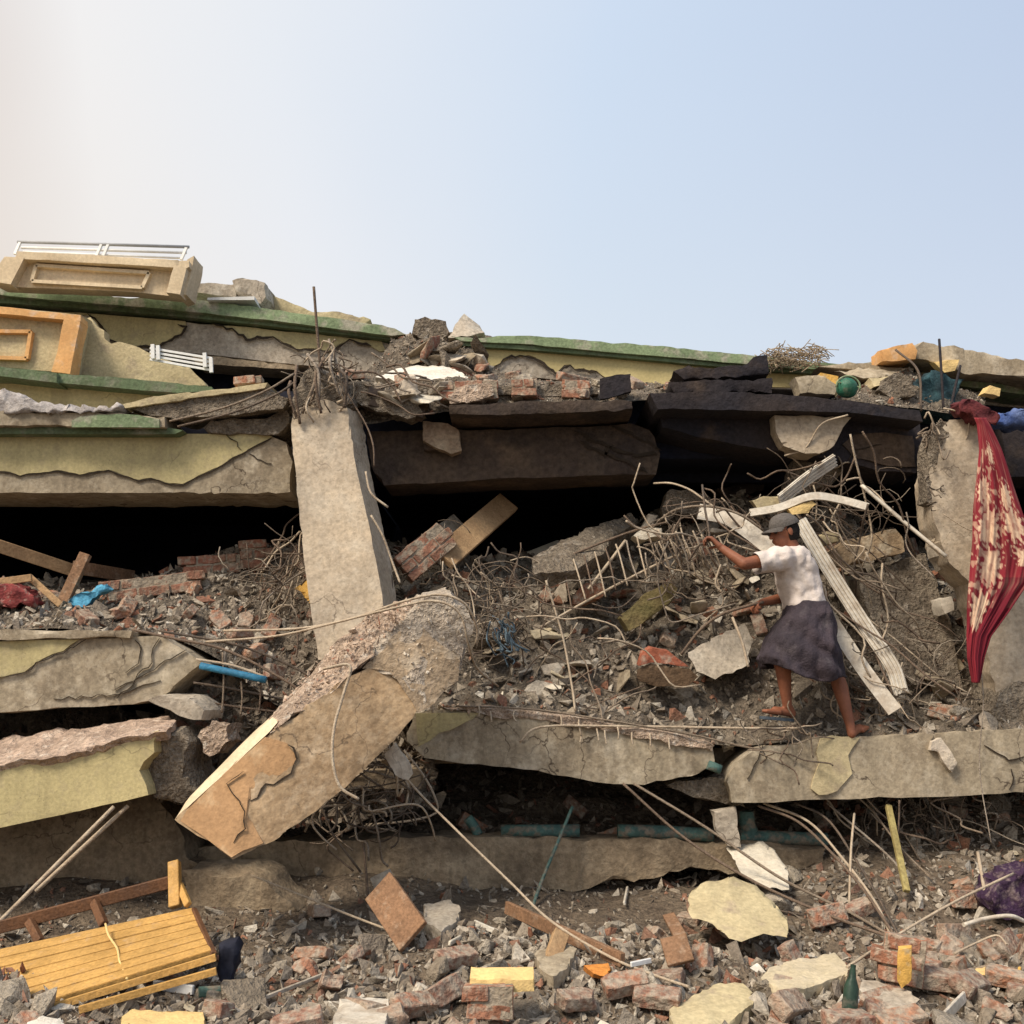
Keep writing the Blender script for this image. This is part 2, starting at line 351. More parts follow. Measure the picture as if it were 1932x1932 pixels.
def loft(rows, nu, nv_, amp=.03, frq=3.0, f2=.5):
    """rows: list of [(px,py,Y)...] sorted by px -> grid of world points"""
    g = np.zeros((len(rows), nu, 3))
    for i, r in enumerate(rows):
        r = [(a if len(a) > 2 else None) for a in r]
        X = [a[0] for a in r]; xs = np.linspace(X[0], X[-1], nu)
        py = np.interp(xs, X, [a[1] for a in r]); yy = np.interp(xs, X, [a[2] for a in r])
        for j in range(nu): g[i, j] = at(xs[j], py[j], yy[j])
    o = np.zeros((nv_, nu, 3)); tt = np.linspace(0, len(rows)-1, nv_)
    for k, t in enumerate(tt):
        i = min(int(t), len(rows)-2); f = t-i; o[k] = g[i]*(1-f)+g[i+1]*f
    du = np.gradient(o, axis=1); dv = np.gradient(o, axis=0); nrm = np.cross(du, dv); nrm /= np.linalg.norm(nrm, axis=2, keepdims=True)+1e-9
    s = R.uniform(0, 30)
    for k in range(nv_):
        for j in range(nu):
            p = Vector(o[k, j]); e = min(1, k/2.0)
            h = noise.fractal(p*frq+Vector((s, 0, 0)), 1.0, 2.0, 5)*amp*(.25+.75*e)
            o[k, j] += nrm[k, j]*h
    return o
def gridobj(name, g, m, kind=None, label=None, cat=None, skirt=0):
    nv_, nu = g.shape[:2]; me = bpy.data.meshes.new(name)
    idx = np.arange(nv_*nu).reshape(nv_, nu)
    f = np.stack([idx[:-1, :-1], idx[:-1, 1:], idx[1:, 1:], idx[1:, :-1]], -1).reshape(-1, 4)
    me.from_pydata([tuple(p) for p in g.reshape(-1, 3)], [], f.tolist()); me.materials.append(m)
    me.polygons.foreach_set('use_smooth', [True]*len(me.polygons)); me.update()
    o = bpy.data.objects.new(name, me); C.objects.link(o); settags(o, label, cat, None, kind); return o
def sample(g, n, wfun=None, rs=RN):
    a = g[:-1, :-1]; b = g[:-1, 1:]; c = g[1:, :-1]
    nr = np.cross(b-a, c-a); ar = np.linalg.norm(nr, axis=2)
    wgt = ar.copy()
    if wfun is not None: wgt = wgt*wfun(a[..., 0], a[..., 1], a[..., 2])
    p = (wgt/wgt.sum()).ravel(); k = rs.choice(len(p), n, p=p); i, j = np.unravel_index(k, wgt.shape)
    u = rs.rand(n, 1); v = rs.rand(n, 1)
    pos = a[i, j]+(b-a)[i, j]*u+(c-a)[i, j]*v; nn = nr[i, j]/(ar[i, j][:, None]+1e-9)
    nn[nn[:, 2] < 0] *= -1
    return pos, nn
def rotm(n, rs=RN, tilt=1.0):
    q = rs.normal(size=(n, 4)); q /= np.linalg.norm(q, axis=1, keepdims=True); w_, x, y, z = q.T
    return np.stack([1-2*(y*y+z*z), 2*(x*y-z*w_), 2*(x*z+y*w_), 2*(x*y+z*w_), 1-2*(x*x+z*z), 2*(y*z-x*w_), 2*(x*z-y*w_), 2*(y*z+x*w_), 1-2*(x*x+y*y)], -1).reshape(-1, 3, 3)
base_rocks = [rockmesh('r', s, (1, R.uniform(.6, 1), R.uniform(.35, .8)), 9) for s in range(12)]+[rockmesh('r', 40+s, (1.35, R.uniform(.5, .9), R.uniform(.10, .2)), 9) for s in range(5)]+[rockmesh('r', 60+s, (1.6, R.uniform(.2, .4), R.uniform(.15, .3)), 8) for s in range(3)]
base_np = []
for me in base_rocks:
    me.calc_loop_triangles()
    v = np.zeros(len(me.vertices)*3); me.vertices.foreach_get('co', v); t = np.zeros(len(me.loop_triangles)*3, int); me.loop_triangles.foreach_get('vertices', t)
    base_np.append((v.reshape(-1, 3), t.reshape(-1, 3)))
    bpy.data.meshes.remove(me)
def stuffmesh(name, V, T, m, label=None, cat=None, kind='stuff', smooth=False):
    me = bpy.data.meshes.new(name); me.vertices.add(len(V)); me.vertices.foreach_set('co', V.ravel())
    me.loops.add(T.size); me.loops.foreach_set('vertex_index', T.ravel()); me.polygons.add(len(T))
    me.polygons.foreach_set('loop_start', np.arange(len(T))*T.shape[1]); me.update(calc_edges=True); me.validate()
    me.polygons.foreach_set('use_smooth', [smooth]*len(me.polygons)); me.materials.append(m)
    o = bpy.data.objects.new(name, me); C.objects.link(o); settags(o, label, cat, None, kind); return o
def gravel(name, pos, size, m, label, cat):
    n = len(pos); rot = rotm(n); V = []; T = []; off = 0; kk = RN.randint(0, len(base_np), n)
    for b, (bv, bt) in enumerate(base_np):
        s = np.where(kk == b)[0]
        if not len(s): continue
        q = np.einsum('nij,vj->nvi', rot[s], bv)*size[s][:, None, None]+pos[s][:, None, :]
        V.append(q.reshape(-1, 3)); T.append((bt[None]+(np.arange(len(s))*len(bv))[:, None, None]+off).reshape(-1, 3)); off += len(s)*len(bv)
    return stuffmesh(name, np.concatenate(V), np.concatenate(T), m, label, cat)
def sizes(n, a, b, p=1.7): return a*(1-RN.rand(n)*(1-(a/b)**p))**(-1/p)
# ================================================================== GROUND
def sst(x, a, b):
    t = min(1, max(0, (x-a)/(b-a))); return t*t*(3-2*t)
def gz(x, y):
    z = .085*(min(y, 7.3)-5)+.07
    if y < 5: z = .07*max(0, (y-3)/2)
    if y < 3: z = 0
    z += sst(x, 1.2, 3.0)*(.55*sst(y, 5.8, 8.4))
    z += .10*sst(y, 6.4, 7.1)*(1-sst(x, -1.2, .2))
    z *= 1-sst(abs(x), 6, 14)
    z *= 1-sst(y, 10, 16)
    if 2.5 < y < 9.5 and abs(x) < 6: z += noise.fractal(Vector((x*1.3, y*1.3, 0)), 1, 2, 5)*.085
    return z
xs = np.unique(np.concatenate([np.linspace(-4.2, 4.2, 190), -np.geomspace(4.3, 400, 26), np.geomspace(4.3, 400, 26)]))
ys = np.unique(np.concatenate([-np.geomspace(1, 300, 14), np.linspace(0, 4, 20), np.linspace(4.05, 9, 120), np.geomspace(9.2, 700, 30)]))
gg = np.array([[(x, y, gz(x, y)) for x in xs] for y in ys])
gridobj('ground', gg, M_soil, 'structure', 'dark brown soil under the loose rubble')
gi = [i for i in range(len(ys)) if 4.1 <= ys[i] <= 8.8]; gj = [j for j in range(len(xs)) if -4.2 <= xs[j] <= 4.2]
G0 = gg[gi][:, gj]

# ================================================================== RUBBLE BEDS inside the ruin
P2 = loft([
 [(740, 1350, 6.98), (900, 1338, 6.98), (1050, 1355, 6.98), (1250, 1382, 6.98), (1350, 1405, 6.98), (1450, 1402, 6.98), (1560, 1398, 6.96), (1750, 1388, 6.95), (2080, 1380, 6.95)],
 [(720, 1250, 7.35), (900, 1275, 7.35), (1050, 1290, 7.35), (1250, 1308, 7.35), (1450, 1325, 7.35), (1560, 1335, 7.3), (1750, 1335, 7.3), (2080, 1330, 7.3)],
 [(700, 1130, 7.9), (900, 1135, 7.9), (1050, 1150, 7.9), (1250, 1150, 7.9), (1400, 1160, 7.9), (1560, 1200, 7.7), (1750, 1220, 7.6), (2080, 1230, 7.6)],
 [(700, 1050, 8.4), (900, 1070, 8.4), (1050, 1080, 8.4), (1200, 1040, 8.4), (1300, 975, 8.4), (1400, 960, 8.3), (1560, 990, 8.0), (1680, 1050, 7.9), (1800, 1100, 7.9), (2080, 1140, 7.9)],
 [(700, 1030, 9.2), (900, 1060, 9.2), (1100, 1040, 9.2), (1250, 960, 9.2), (1400, 935, 9.2), (1560, 960, 9.0), (1750, 1060, 9), (2080, 1100, 9)],
 [(700, 1060, 11), (1000, 1070, 11), (1400, 960, 11), (2080, 1100, 11)]], 150, 100, .09, 2.6)
gridobj('rubble_bed', P2, M_dust, 'stuff', 'grey brown rubble slope under the man and behind the front beams', 'rubble')
P1 = loft([
 [(-400, 1192, 6.68), (0, 1188, 6.68), (200, 1190, 6.68), (330, 1200, 6.72), (420, 1250, 6.85), (520, 1330, 6.9), (640, 1350, 6.95)],
 [(-400, 1165, 7.0), (0, 1165, 7.0), (200, 1162, 7.0), (400, 1190, 7.1), (520, 1205, 7.15), (660, 1215, 7.2)],
 [(-400, 1135, 7.5), (0, 1130, 7.5), (200, 1125, 7.5), (400, 1115, 7.5), (500, 1110, 7.6), (680, 1110, 7.6)],
 [(-400, 1115, 8.3), (0, 1110, 8.3), (250, 1095, 8.3), (400, 1060, 8.2), (480, 1030, 8.2), (700, 1025, 8.2)],
 [(-400, 1110, 11), (0, 1105, 11), (300, 1095, 11), (700, 1060, 11)]], 110, 80, .07, 2.8)
gridobj('rubble_bed', P1, M_dust, 'stuff', 'brown brick rubble bed on the left ledge under the yellow beam', 'rubble')
P1b = loft([
 [(290, 1500, 6.75), (400, 1540, 6.85), (560, 1560, 6.95), (820, 1520, 7.1)],
 [(280, 1400, 6.8), (400, 1400, 6.95), (560, 1380, 7.1), (820, 1380, 7.25)],
 [(330, 1320, 6.95), (420, 1300, 7.05), (560, 1290, 7.15), (820, 1300, 7.3)],
 [(330, 1230, 7.05), (420, 1230, 7.15), (560, 1225, 7.2), (820, 1230, 7.4)]], 80, 50, .10, 3)
gridobj('rubble_bed', P1b, M_dust, 'stuff', 'dark crushed slab rubble in the gap behind the fallen column', 'rubble')
P3 = loft([
 [(-300, 1590, 7.45), (500, 1590, 7.5), (900, 1580, 7.5), (1300, 1590, 7.5), (1560, 1610, 7.4), (1700, 1640, 7.3), (2200, 1600, 7.3)],
 [(-300, 1530, 8.0), (500, 1530, 8.0), (900, 1530, 8.0), (1300, 1550, 8.0), (1560, 1560, 8.0), (1700, 1570, 7.8), (2200, 1560, 7.8)],
 [(-300, 1440, 8.8), (900, 1440, 8.8), (1300, 1450, 8.8), (1700, 1480, 8.6), (2200, 1480, 8.6)],
 [(-300, 1330, 9.2), (900, 1350, 9.2), (2200, 1350, 9.2)]], 110, 40, .12, 2.4)
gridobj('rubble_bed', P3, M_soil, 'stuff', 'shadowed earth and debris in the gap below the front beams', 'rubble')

# ================================================================== LOWER STRUCTURE
def thing(name, bm, m, label, cat, group=None, **k): return put(name, bm, m, None, label, cat, group, **k)
thing('foundation_wall', prism([(330, 1600), (600, 1583), (900, 1577), (1250, 1583), (1560, 1598, .01), (1560, 1640, .02), (1450, 1660, .02), (1300, 1640, .02), (1180, 1665, .02), (1000, 1690, .02), (700, 1800, .01), (330, 1800, .01)], 7.15, (0, .28, 0), sub=.09, amp=.02, chip=.04, jag=.006),
      M_dkconc, 'long low grime-stained concrete foundation band below the pipes', 'foundation wall')
thing('foundation_wall', prism([(-500, 1470), (300, 1500), (345, 1560), (360, 1620), (520, 1690, .02), (560, 1850), (-500, 1850)], 6.95, (0, .5, 0), sub=.1, amp=.022, chip=.05, jag=.01),
      M_dkconc, 'brown stained concrete wall at left behind the yellow slatted bench', 'foundation wall')
thing('concrete_footing', prism([(345, 1643, .01), (470, 1640, .01), (500, 1660, .012), (560, 1720, .012), (500, 1790, .012), (430, 1800, .01), (350, 1800, .01)], 6.62, (.05, .34, .02), sub=.06, amp=.02, chip=.05, jag=.01),
      M_dkconc, 'rounded concrete lump beside the post of the yellow bench', 'footing')

# lower left beam
b = thing('concrete_beam', prism([(-500, 1490), (0, 1447), (160, 1415), (300, 1378, .02), (290, 1420, .02), (262, 1455, .03), (280, 1500), (150, 1530), (0, 1562), (-500, 1650)], 6.3, (.04, .42, .0), sub=.12, amp=.006, chip=.006),
      M_yel, 'smooth yellow painted beam, lowest at left, with pinkish broken top', 'beam', 'broken beams of the lower storey')
put('broken_topping', prism([(-500, 1430, .01, 6.75), (0, 1393, .01, 6.72), (160, 1370, .012, 6.7), (318, 1348, .01, 6.68), (335, 1358, .01, 6.5), (312, 1376, .012, 6.27), (160, 1415, .012, 6.26), (0, 1446, .012, 6.26), (-500, 1488, 0, 6.26)], 6.27, (0.0, .06, -.06), sub=.03, amp=.02, chip=.03), mat('pink broken topping', (.58, .44, .34), (.40, .29, .22), 7, .9, 30, c3=(.66, .55, .45), mott=.4, bd=.03), b, 'rough pinkish broken slab edge')
put('broken_end', prism([(296, 1385, .02), (340, 1372, .02), (362, 1400, .02), (352, 1440, .02), (372, 1490, .02), (340, 1515, .02), (292, 1500, .02), (275, 1455, .02)], 6.42, (.05, .4, 0), sub=.05, amp=.03, chip=.05), M_brokend, b, 'crumbled dark end of the beam')
# middle left beam with thin slab edge
b = thing('concrete_beam', prism([(-500, 1207), (0, 1208), (200, 1203), (310, 1198, .01), (345, 1225, .01), (380, 1252, .01), (350, 1275, .015), (300, 1322, .012), (250, 1330), (100, 1336), (0, 1346), (-500, 1360)], 6.62, (.02, .42, 0), sub=.12, amp=.008, chip=.02),
      M_conc, 'cracked grey beam at left whose corner keeps yellow paint', 'beam', 'broken beams of the lower storey')
put('paint_layer', prism([(-500, 1209), (0, 1210), (150, 1206, .008), (120, 1228, .008), (80, 1243, .008), (45, 1268, .008), (20, 1273, .006), (0, 1279, .006), (-500, 1290)], 6.607, (0, .02, 0), sub=.1, amp=.004, chip=.0), M_yel, b, 'patch of yellow paint')
crack(b, [(165, 1206), (150, 1215), (120, 1229), (80, 1244), (45, 1269), (20, 1274), (0, 1280), (-80, 1284)], 6.6, .008)
put('slab_edge', prism([(-500, 1184, .004), (0, 1186, .004), (150, 1188, .006), (250, 1190, .01), (245, 1204, .006), (150, 1204), (0, 1208), (-500, 1208)], 6.57, (0, .4, 0), sub=.08, amp=.008, chip=.02), M_conc, b)
for pts in ([(255, 1205), (268, 1225), (258, 1250), (236, 1270)], [(300, 1203), (285, 1225), (290, 1250), (263, 1272), (240, 1290), (215, 1302)], [(350, 1225), (325, 1240), (290, 1262), (265, 1276), (230, 1305), (220, 1318)], [(300, 1285), (270, 1292), (225, 1308), (140, 1316), (100, 1318)]):
    crack(b, pts, 6.606, .008)
thing('concrete_fragment', prism([(277, 1322, .004), (300, 1312, .006), (352, 1314, .008), (384, 1342, .008), (380, 1362, .008), (340, 1352, .004)], 6.5, (.06, .25, .02), sub=.04, amp=.01, chip=.02), M_gplas, 'pale wedge of concrete lying between two left beams', 'fragment')
thing('concrete_fragment', prism([(372, 1392, .02), (400, 1362, .02), (430, 1368, .02), (434, 1400, .02), (410, 1420, .02), (376, 1418, .02)], 6.5, (.03, .2, 0), sub=.03, amp=.03, chip=.03, step=.04), M_broken, 'rough tan lump left of the fallen column', 'fragment')
# front middle beam
fm = lambda x, y: 6.9
b = thing('concrete_beam', prism([(775, 1345, .006), (850, 1338, .012), (950, 1345, .012), (1060, 1358, .012), (1150, 1374, .014), (1260, 1392, .014), (1345, 1413, .008), (1350, 1440, .008), (1320, 1460, .008), (1215, 1482), (1120, 1478), (1000, 1452), (880, 1442), (800, 1430), (768, 1398, .015)], fm, (0, .4, 0), sub=.1, amp=.007, chip=.02),
      M_conc, 'grey brown beam in the middle with short rebar stubs along its top', 'beam', 'broken beams of the lower storey')
put('paint_layer', prism([(784, 1346), (905, 1344, .006), (893, 1355, .006), (850, 1378, .006), (830, 1382, .006), (812, 1397, .004), (790, 1408, .006)], 6.885, (0, .02, 0), sub=.05, amp=.003, chip=0), M_yel, b, 'corner of olive yellow paint')
put('broken_topping', prism([(830, 1332, .01), (950, 1337, .012), (1060, 1350, .012), (1150, 1365, .012), (1260, 1382, .012), (1350, 1404, .01), (1346, 1420, .008), (1260, 1402, .01), (1150, 1382, .01), (1060, 1368, .01), (900, 1350, .008)], 6.875, (0, .3, .01), sub=.04, amp=.02, chip=.03), M_broken, b, 'pale crumbled edge')
# front right beam
b = thing('concrete_beam', prism([(1372, 1478, .01), (1390, 1440, .012), (1425, 1412, .01), (1520, 1398, .01), (1545, 1391, .006), (1640, 1390, .006), (1760, 1384, .008), (1850, 1378, .006), (2000, 1374, .006), (2300, 1370), (2300, 1494), (1932, 1496), (1700, 1506), (1560, 1510), (1380, 1515, .004)], fm, (0, .4, 0), sub=.1, amp=.007, chip=.02),
      M_conc, 'long grey beam below the man at right with a yellow paint patch', 'beam', 'broken beams of the lower storey')
put('paint_layer', prism([(1548, 1394, .004), (1570, 1388, .004), (1622, 1392, .01), (1600, 1425, .01), (1608, 1460, .01), (1580, 1492, .01), (1545, 1500, .006), (1530, 1488, .01), (1546, 1440, .01), (1540, 1420, .008)], 6.885, (0, .02, 0), sub=.05, amp=.003, chip=0), M_yelw, b, 'ragged patch of pale yellow paint')
put('plaster_lump', prism([(1758, 1398, .008), (1775, 1390, .008), (1790, 1410, .008), (1806, 1440, .008), (1797, 1462, .006), (1780, 1440, .006), (1770, 1420, .006), (1756, 1416, .006)], 6.86, (0, .06, 0), sub=.03, amp=.01, chip=.02), M_plas, b, 'hanging flake of pale plaster')
crack(b, [(1855, 1405), (1885, 1422), (1905, 1437), (1932, 1428), (1960, 1425)], 6.888, .012)
crack(b, [(1908, 1448), (1915, 1470), (1905, 1490)], 6.888, .01)
crack(b, [(1440, 1400), (1425, 1440), (1410, 1470)], 6.888, .006)
thing('concrete_rubble_lump', prism([(1350, 1470, .01), (1385, 1462, .01), (1395, 1490, .01), (1405, 1520, .012), (1370, 1525, .012), (1310, 1500, .01), (1255, 1484, .01), (1290, 1474, .01)], 7.0, (0, .3, 0), sub=.05, amp=.03, chip=.04), M_brokend, 'dark crumbled concrete joint between the two front beams', 'fragment')
# slabs carrying the lower storey, added to darken the gap below
thing('floor_slab', prismw([(Vector((-5.2, 6.9, 0.92)), 0), (Vector((-.6, 6.95, .92)), 0), (Vector((-.6, 6.95, 1.04)), 0), (Vector((-5.2, 6.9, 1.04)), 0)], (0, 4.2, .05), sub=.4), M_dkconc, 'floor slab added for darkness under the rubble behind the lowest left beam', 'slab')
thing('floor_slab', prismw([(Vector((-.75, 7.32, 1.05)), 0), (Vector((5.2, 7.32, 1.0)), 0), (Vector((5.2, 7.32, 1.13)), 0), (Vector((-.75, 7.32, 1.18)), 0)], (0, 3.6, .0), sub=.4), M_dkconc, 'floor slab added for darkness behind the front beams with pipes below it', 'slab')

# ================================================================== MIDDLE STOREY: beams, ceilings, dark interior
b = thing('concrete_beam', prism([(-500, 815), (0, 816), (300, 818), (505, 818, .01), (540, 835, .012), (552, 870, .012), (548, 930, .01), (300, 930), (0, 930), (-500, 928)], 7.4, (0, .62, 0), sub=.12, amp=.006, chip=.012),
      M_conc, 'large horizontal beam left of the upright column, yellow paint over bare concrete', 'beam', 'sagging beams of the upper storeys')
crk = [(-100, 884), (0, 888), (18, 890), (38, 897), (60, 892), (92, 890), (110, 887), (130, 891), (150, 895), (175, 890), (205, 886), (230, 895), (262, 905), (285, 901), (320, 912), (345, 913), (372, 898), (395, 888), (420, 876), (440, 862), (460, 853), (478, 842), (500, 832), (512, 824)]
put('paint_layer', prism([(-500, 884)] + [(p[0], p[1], .004) for p in crk] + [(505, 819), (0, 817), (-500, 816)], 7.388, (0, .02, 0), sub=.1, amp=.003, chip=0, step=.03), M_yel, b, 'yellow paint ending in a jagged lower edge')
crack(b, [(p[0], p[1]+2.2) for p in crk], 7.386, .014, jig=.004)
crack(b, [(424, 818), (445, 832), (455, 848)], 7.376, .01); crack(b, [(470, 852), (485, 868), (512, 874)], 7.392, .012)
b = thing('floor_slab', prism([(-500, 772, .008), (60, 776, .008), (180, 778, .01), (310, 784, .006), (310, 806), (60, 804), (-500, 802)], 7.22, (0, .8, 0), sub=.08, amp=.008, chip=.02), M_conc, 'thin slab edge with green paint above the big left beam', 'slab')
put('green_band', prism([(135, 794, .006), (150, 786, .006), (185, 782, .006), (262, 783, .006), (300, 790), (300, 806), (135, 806)], 7.205, (0, .02, 0), sub=.06, amp=.002, chip=0), M_grnl, b)
put('green_moulding', prism([(-500, 803), (320, 807), (345, 812), (330, 819), (-500, 817)], 7.28, (0, .12, 0), sub=.1, amp=.002, chip=0), M_grn, b)
# soot beam centre
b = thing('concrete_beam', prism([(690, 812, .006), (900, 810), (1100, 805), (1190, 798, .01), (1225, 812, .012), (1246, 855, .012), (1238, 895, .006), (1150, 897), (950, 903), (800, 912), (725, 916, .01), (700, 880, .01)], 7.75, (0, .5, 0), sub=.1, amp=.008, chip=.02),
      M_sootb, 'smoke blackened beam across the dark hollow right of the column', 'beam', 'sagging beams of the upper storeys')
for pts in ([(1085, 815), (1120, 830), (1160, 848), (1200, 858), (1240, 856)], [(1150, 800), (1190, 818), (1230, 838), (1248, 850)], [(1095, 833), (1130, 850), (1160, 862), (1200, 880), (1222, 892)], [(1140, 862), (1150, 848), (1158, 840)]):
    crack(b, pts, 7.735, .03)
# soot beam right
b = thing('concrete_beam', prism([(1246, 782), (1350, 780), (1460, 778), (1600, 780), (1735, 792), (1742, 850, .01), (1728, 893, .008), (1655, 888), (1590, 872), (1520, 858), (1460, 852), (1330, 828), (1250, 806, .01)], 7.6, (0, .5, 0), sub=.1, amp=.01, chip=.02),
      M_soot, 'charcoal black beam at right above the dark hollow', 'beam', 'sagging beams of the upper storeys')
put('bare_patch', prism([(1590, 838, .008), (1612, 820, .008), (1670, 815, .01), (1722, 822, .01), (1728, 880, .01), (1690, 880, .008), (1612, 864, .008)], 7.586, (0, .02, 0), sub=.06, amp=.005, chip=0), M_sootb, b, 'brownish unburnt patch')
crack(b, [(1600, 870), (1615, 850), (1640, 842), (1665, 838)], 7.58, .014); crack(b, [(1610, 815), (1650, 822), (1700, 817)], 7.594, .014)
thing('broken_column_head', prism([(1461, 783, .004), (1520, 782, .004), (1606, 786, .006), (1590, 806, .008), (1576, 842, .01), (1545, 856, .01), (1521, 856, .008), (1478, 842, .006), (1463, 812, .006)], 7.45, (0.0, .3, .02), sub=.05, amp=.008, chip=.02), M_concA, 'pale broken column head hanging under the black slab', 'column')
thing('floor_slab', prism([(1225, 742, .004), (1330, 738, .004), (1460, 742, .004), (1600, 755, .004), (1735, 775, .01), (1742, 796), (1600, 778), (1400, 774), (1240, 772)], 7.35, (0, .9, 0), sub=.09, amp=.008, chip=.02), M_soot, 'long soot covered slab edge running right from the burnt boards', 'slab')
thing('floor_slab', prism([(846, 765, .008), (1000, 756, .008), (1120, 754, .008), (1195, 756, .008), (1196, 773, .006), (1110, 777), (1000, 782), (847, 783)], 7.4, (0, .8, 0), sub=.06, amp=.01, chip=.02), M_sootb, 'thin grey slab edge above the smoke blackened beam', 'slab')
# black ceilings and walls, added so the hollows stay dark
def sl(z0, z1, x0, x1, y0, dy, m, label): thing('floor_slab', prismw([(Vector((x0, y0, z0)), 0), (Vector((x1, y0, z0)), 0), (Vector((x1, y0, z1)), 0), (Vector((x0, y0, z1)), 0)], (0, dy, 0), sub=.5), m, label, 'slab')
sl(3.42, 3.55, -5.5, -1.35, 7.95, 4.0, M_black, 'black ceiling slab added to darken the left hollow')
sl(3.38, 3.52, -1.3, 5.5, 8.05, 4.0, M_black, 'black ceiling slab added to darken the middle and right hollow')
thing('added_dark_wall', prismw([(Vector((-5.5, 11.9, 0)), 0), (Vector((5.5, 11.9, 0)), 0), (Vector((5.5, 11.9, 4.2)), 0), (Vector((-5.5, 11.9, 4.2)), 0)], (0, .2, 0), sub=.5), M_black, 'black back wall added to keep the hollow dark', 'wall')
thing('added_dark_wall', prismw([(Vector((-5.6, 7.3, 0)), 0), (Vector((-5.4, 7.3, 0)), 0), (Vector((-5.4, 7.3, 3.5)), 0), (Vector((-5.6, 7.3, 3.5)), 0)], (0, 4.6, 0), sub=.5), M_black, 'unseen black side wall added to darken the left hollow', 'wall')
thing('added_dark_wall', prismw([(Vector((5.4, 7.3, 0)), 0), (Vector((5.6, 7.3, 0)), 0), (Vector((5.6, 7.3, 3.5)), 0), (Vector((5.4, 7.3, 3.5)), 0)], (0, 4.6, 0), sub=.5), M_black, 'unseen black side wall added to darken the right hollow', 'wall')
thing('added_dark_wall', prismw([(Vector((-5.5, 8.62, 3.3)), 0), (Vector((5.5, 8.62, 3.3)), 0), (Vector((5.5, 8.62, 4.02)), 0), (Vector((-5.5, 8.62, 4.15)), 0)], (0, .2, 0), sub=.5), M_black, 'black backing added to close the sky gaps above the ceiling slabs', 'wall')  # added backing that blocks sky showing through the slits
thing('concrete_beam', prism([(1888, 795), (2300, 790), (2300, 900), (1900, 900)], 7.9, (0, .5, 0), sub=.15, amp=.01), M_soot, 'black block added for the dark void right of the red patterned cloth', 'beam', 'sagging beams of the upper storeys')  # stands in for the unlit void beside the cloth

# ================================================================== UPRIGHT COLUMNS
b = thing('concrete_column', prism([(548, 800, .008, 7.2), (556, 772, .008, 7.22), (610, 752, .01, 7.25), (655, 768, .008, 7.25), (672, 880, .002, 7.15), (698, 1000, .002, 7.05), (722, 1125, .002, 6.95), (735, 1240, .0, 6.87), (600, 1245, .0, 6.87), (590, 1180, .002, 6.9), (572, 1040, .003, 7.0), (557, 900, .003, 7.1)], 7, (.05, .36, .05), sub=.07, amp=.006, chip=.014),
      M_concA, 'upright leaning square column left of centre, pale and bare', 'column')
put('broken_head', prism([(548, 735, .02, 7.25), (570, 700, .02, 7.27), (600, 690, .02, 7.27), (640, 715, .02, 7.27), (664, 760, .02, 7.25), (640, 790, .015, 7.24), (600, 775, .015, 7.24), (560, 800, .015, 7.22)], 7.2, (.05, .3, .03), sub=.05, amp=.03, chip=.05, step=.04), M_brokend, b, 'crumbled grey head of the column')
b = thing('concrete_column', prism([(1772, 812, .01), (1790, 792, .01), (1856, 786, .01), (1880, 850), (1908, 940), (1938, 1050), (1960, 1160), (1975, 1320), (1885, 1325, .01), (1862, 1230, .008), (1832, 1100, .008), (1790, 1062, .012), (1762, 985, .012), (1752, 890, .012)], 7.05, (.06, .42, 0), sub=.07, amp=.008, chip=.02),
      M_concA, 'leaning column at the right edge behind the red patterned cloth', 'column')
put('broken_edge', prism([(1762, 805, .01), (1776, 790, .01), (1792, 792, .01), (1784, 830, .012), (1768, 870, .012), (1762, 950, .012), (1751, 945, .015), (1750, 890, .015), (1752, 850, .015)], 7.045, (0, .2, 0), sub=.04, amp=.02, chip=.03), M_brokend, b, 'crumbled left edge of the column')
put('column_base', prism([(1885, 1300, .02), (1940, 1290, .02), (2080, 1280, .02), (2090, 1390), (1870, 1390, .02), (1866, 1340, .02)], 7.0, (0, .4, 0), sub=.06, amp=.03, chip=.04), M_brokend, b)

# ================================================================== FALLEN COLUMN
M_headc = mat('whitish broken concrete', (.66, .57, .46), (.46, .38, .30), 6, 1.0, 34, c3=(.36, .29, .22), p3=(.58, .7), mott=.4, bd=.03)
A = [(330, 1547, 0, 5.78), (436, 1621, .004, 5.72), (500, 1592, .006, 5.8), (566, 1556, .008, 5.88), (640, 1495, .008, 5.98), (692, 1452, .01, 6.05), (745, 1398, .01, 6.13), (784, 1340, .012, 6.2), (792, 1300, .015, 6.24), (758, 1262, .012, 6.24), (700, 1252, .008, 6.2), (655, 1278, .012, 6.14), (600, 1320, .014, 6.06), (540, 1360, .014, 5.98), (505, 1385, .008, 5.95), (430, 1452, 0, 5.87)]
b = thing('fallen_column', prism(A, 6, (-.04, .40, .045), sub=.06, amp=.012, chip=.015, bev=0),
      M_concB, 'massive fallen column lying diagonally across the front, broken head upward', 'column')
put('broken_top', prism([(505, 1386, .01, 5.93), (540, 1358, .014, 5.97), (600, 1318, .016, 6.05), (655, 1276, .016, 6.13), (700, 1235, .014, 6.18), (745, 1190, .014, 6.22), (790, 1150, .01, 6.25), (770, 1128, .012, 6.3), (700, 1150, .012, 6.4), (640, 1210, .012, 6.4), (596, 1250, .01, 6.35), (552, 1300, .012, 6.3), (515, 1345, .01, 6.2)], 6, (.0, .22, -.05), sub=.035, amp=.028, chip=.03), M_broken, b, 'pinkish shattered upper face')
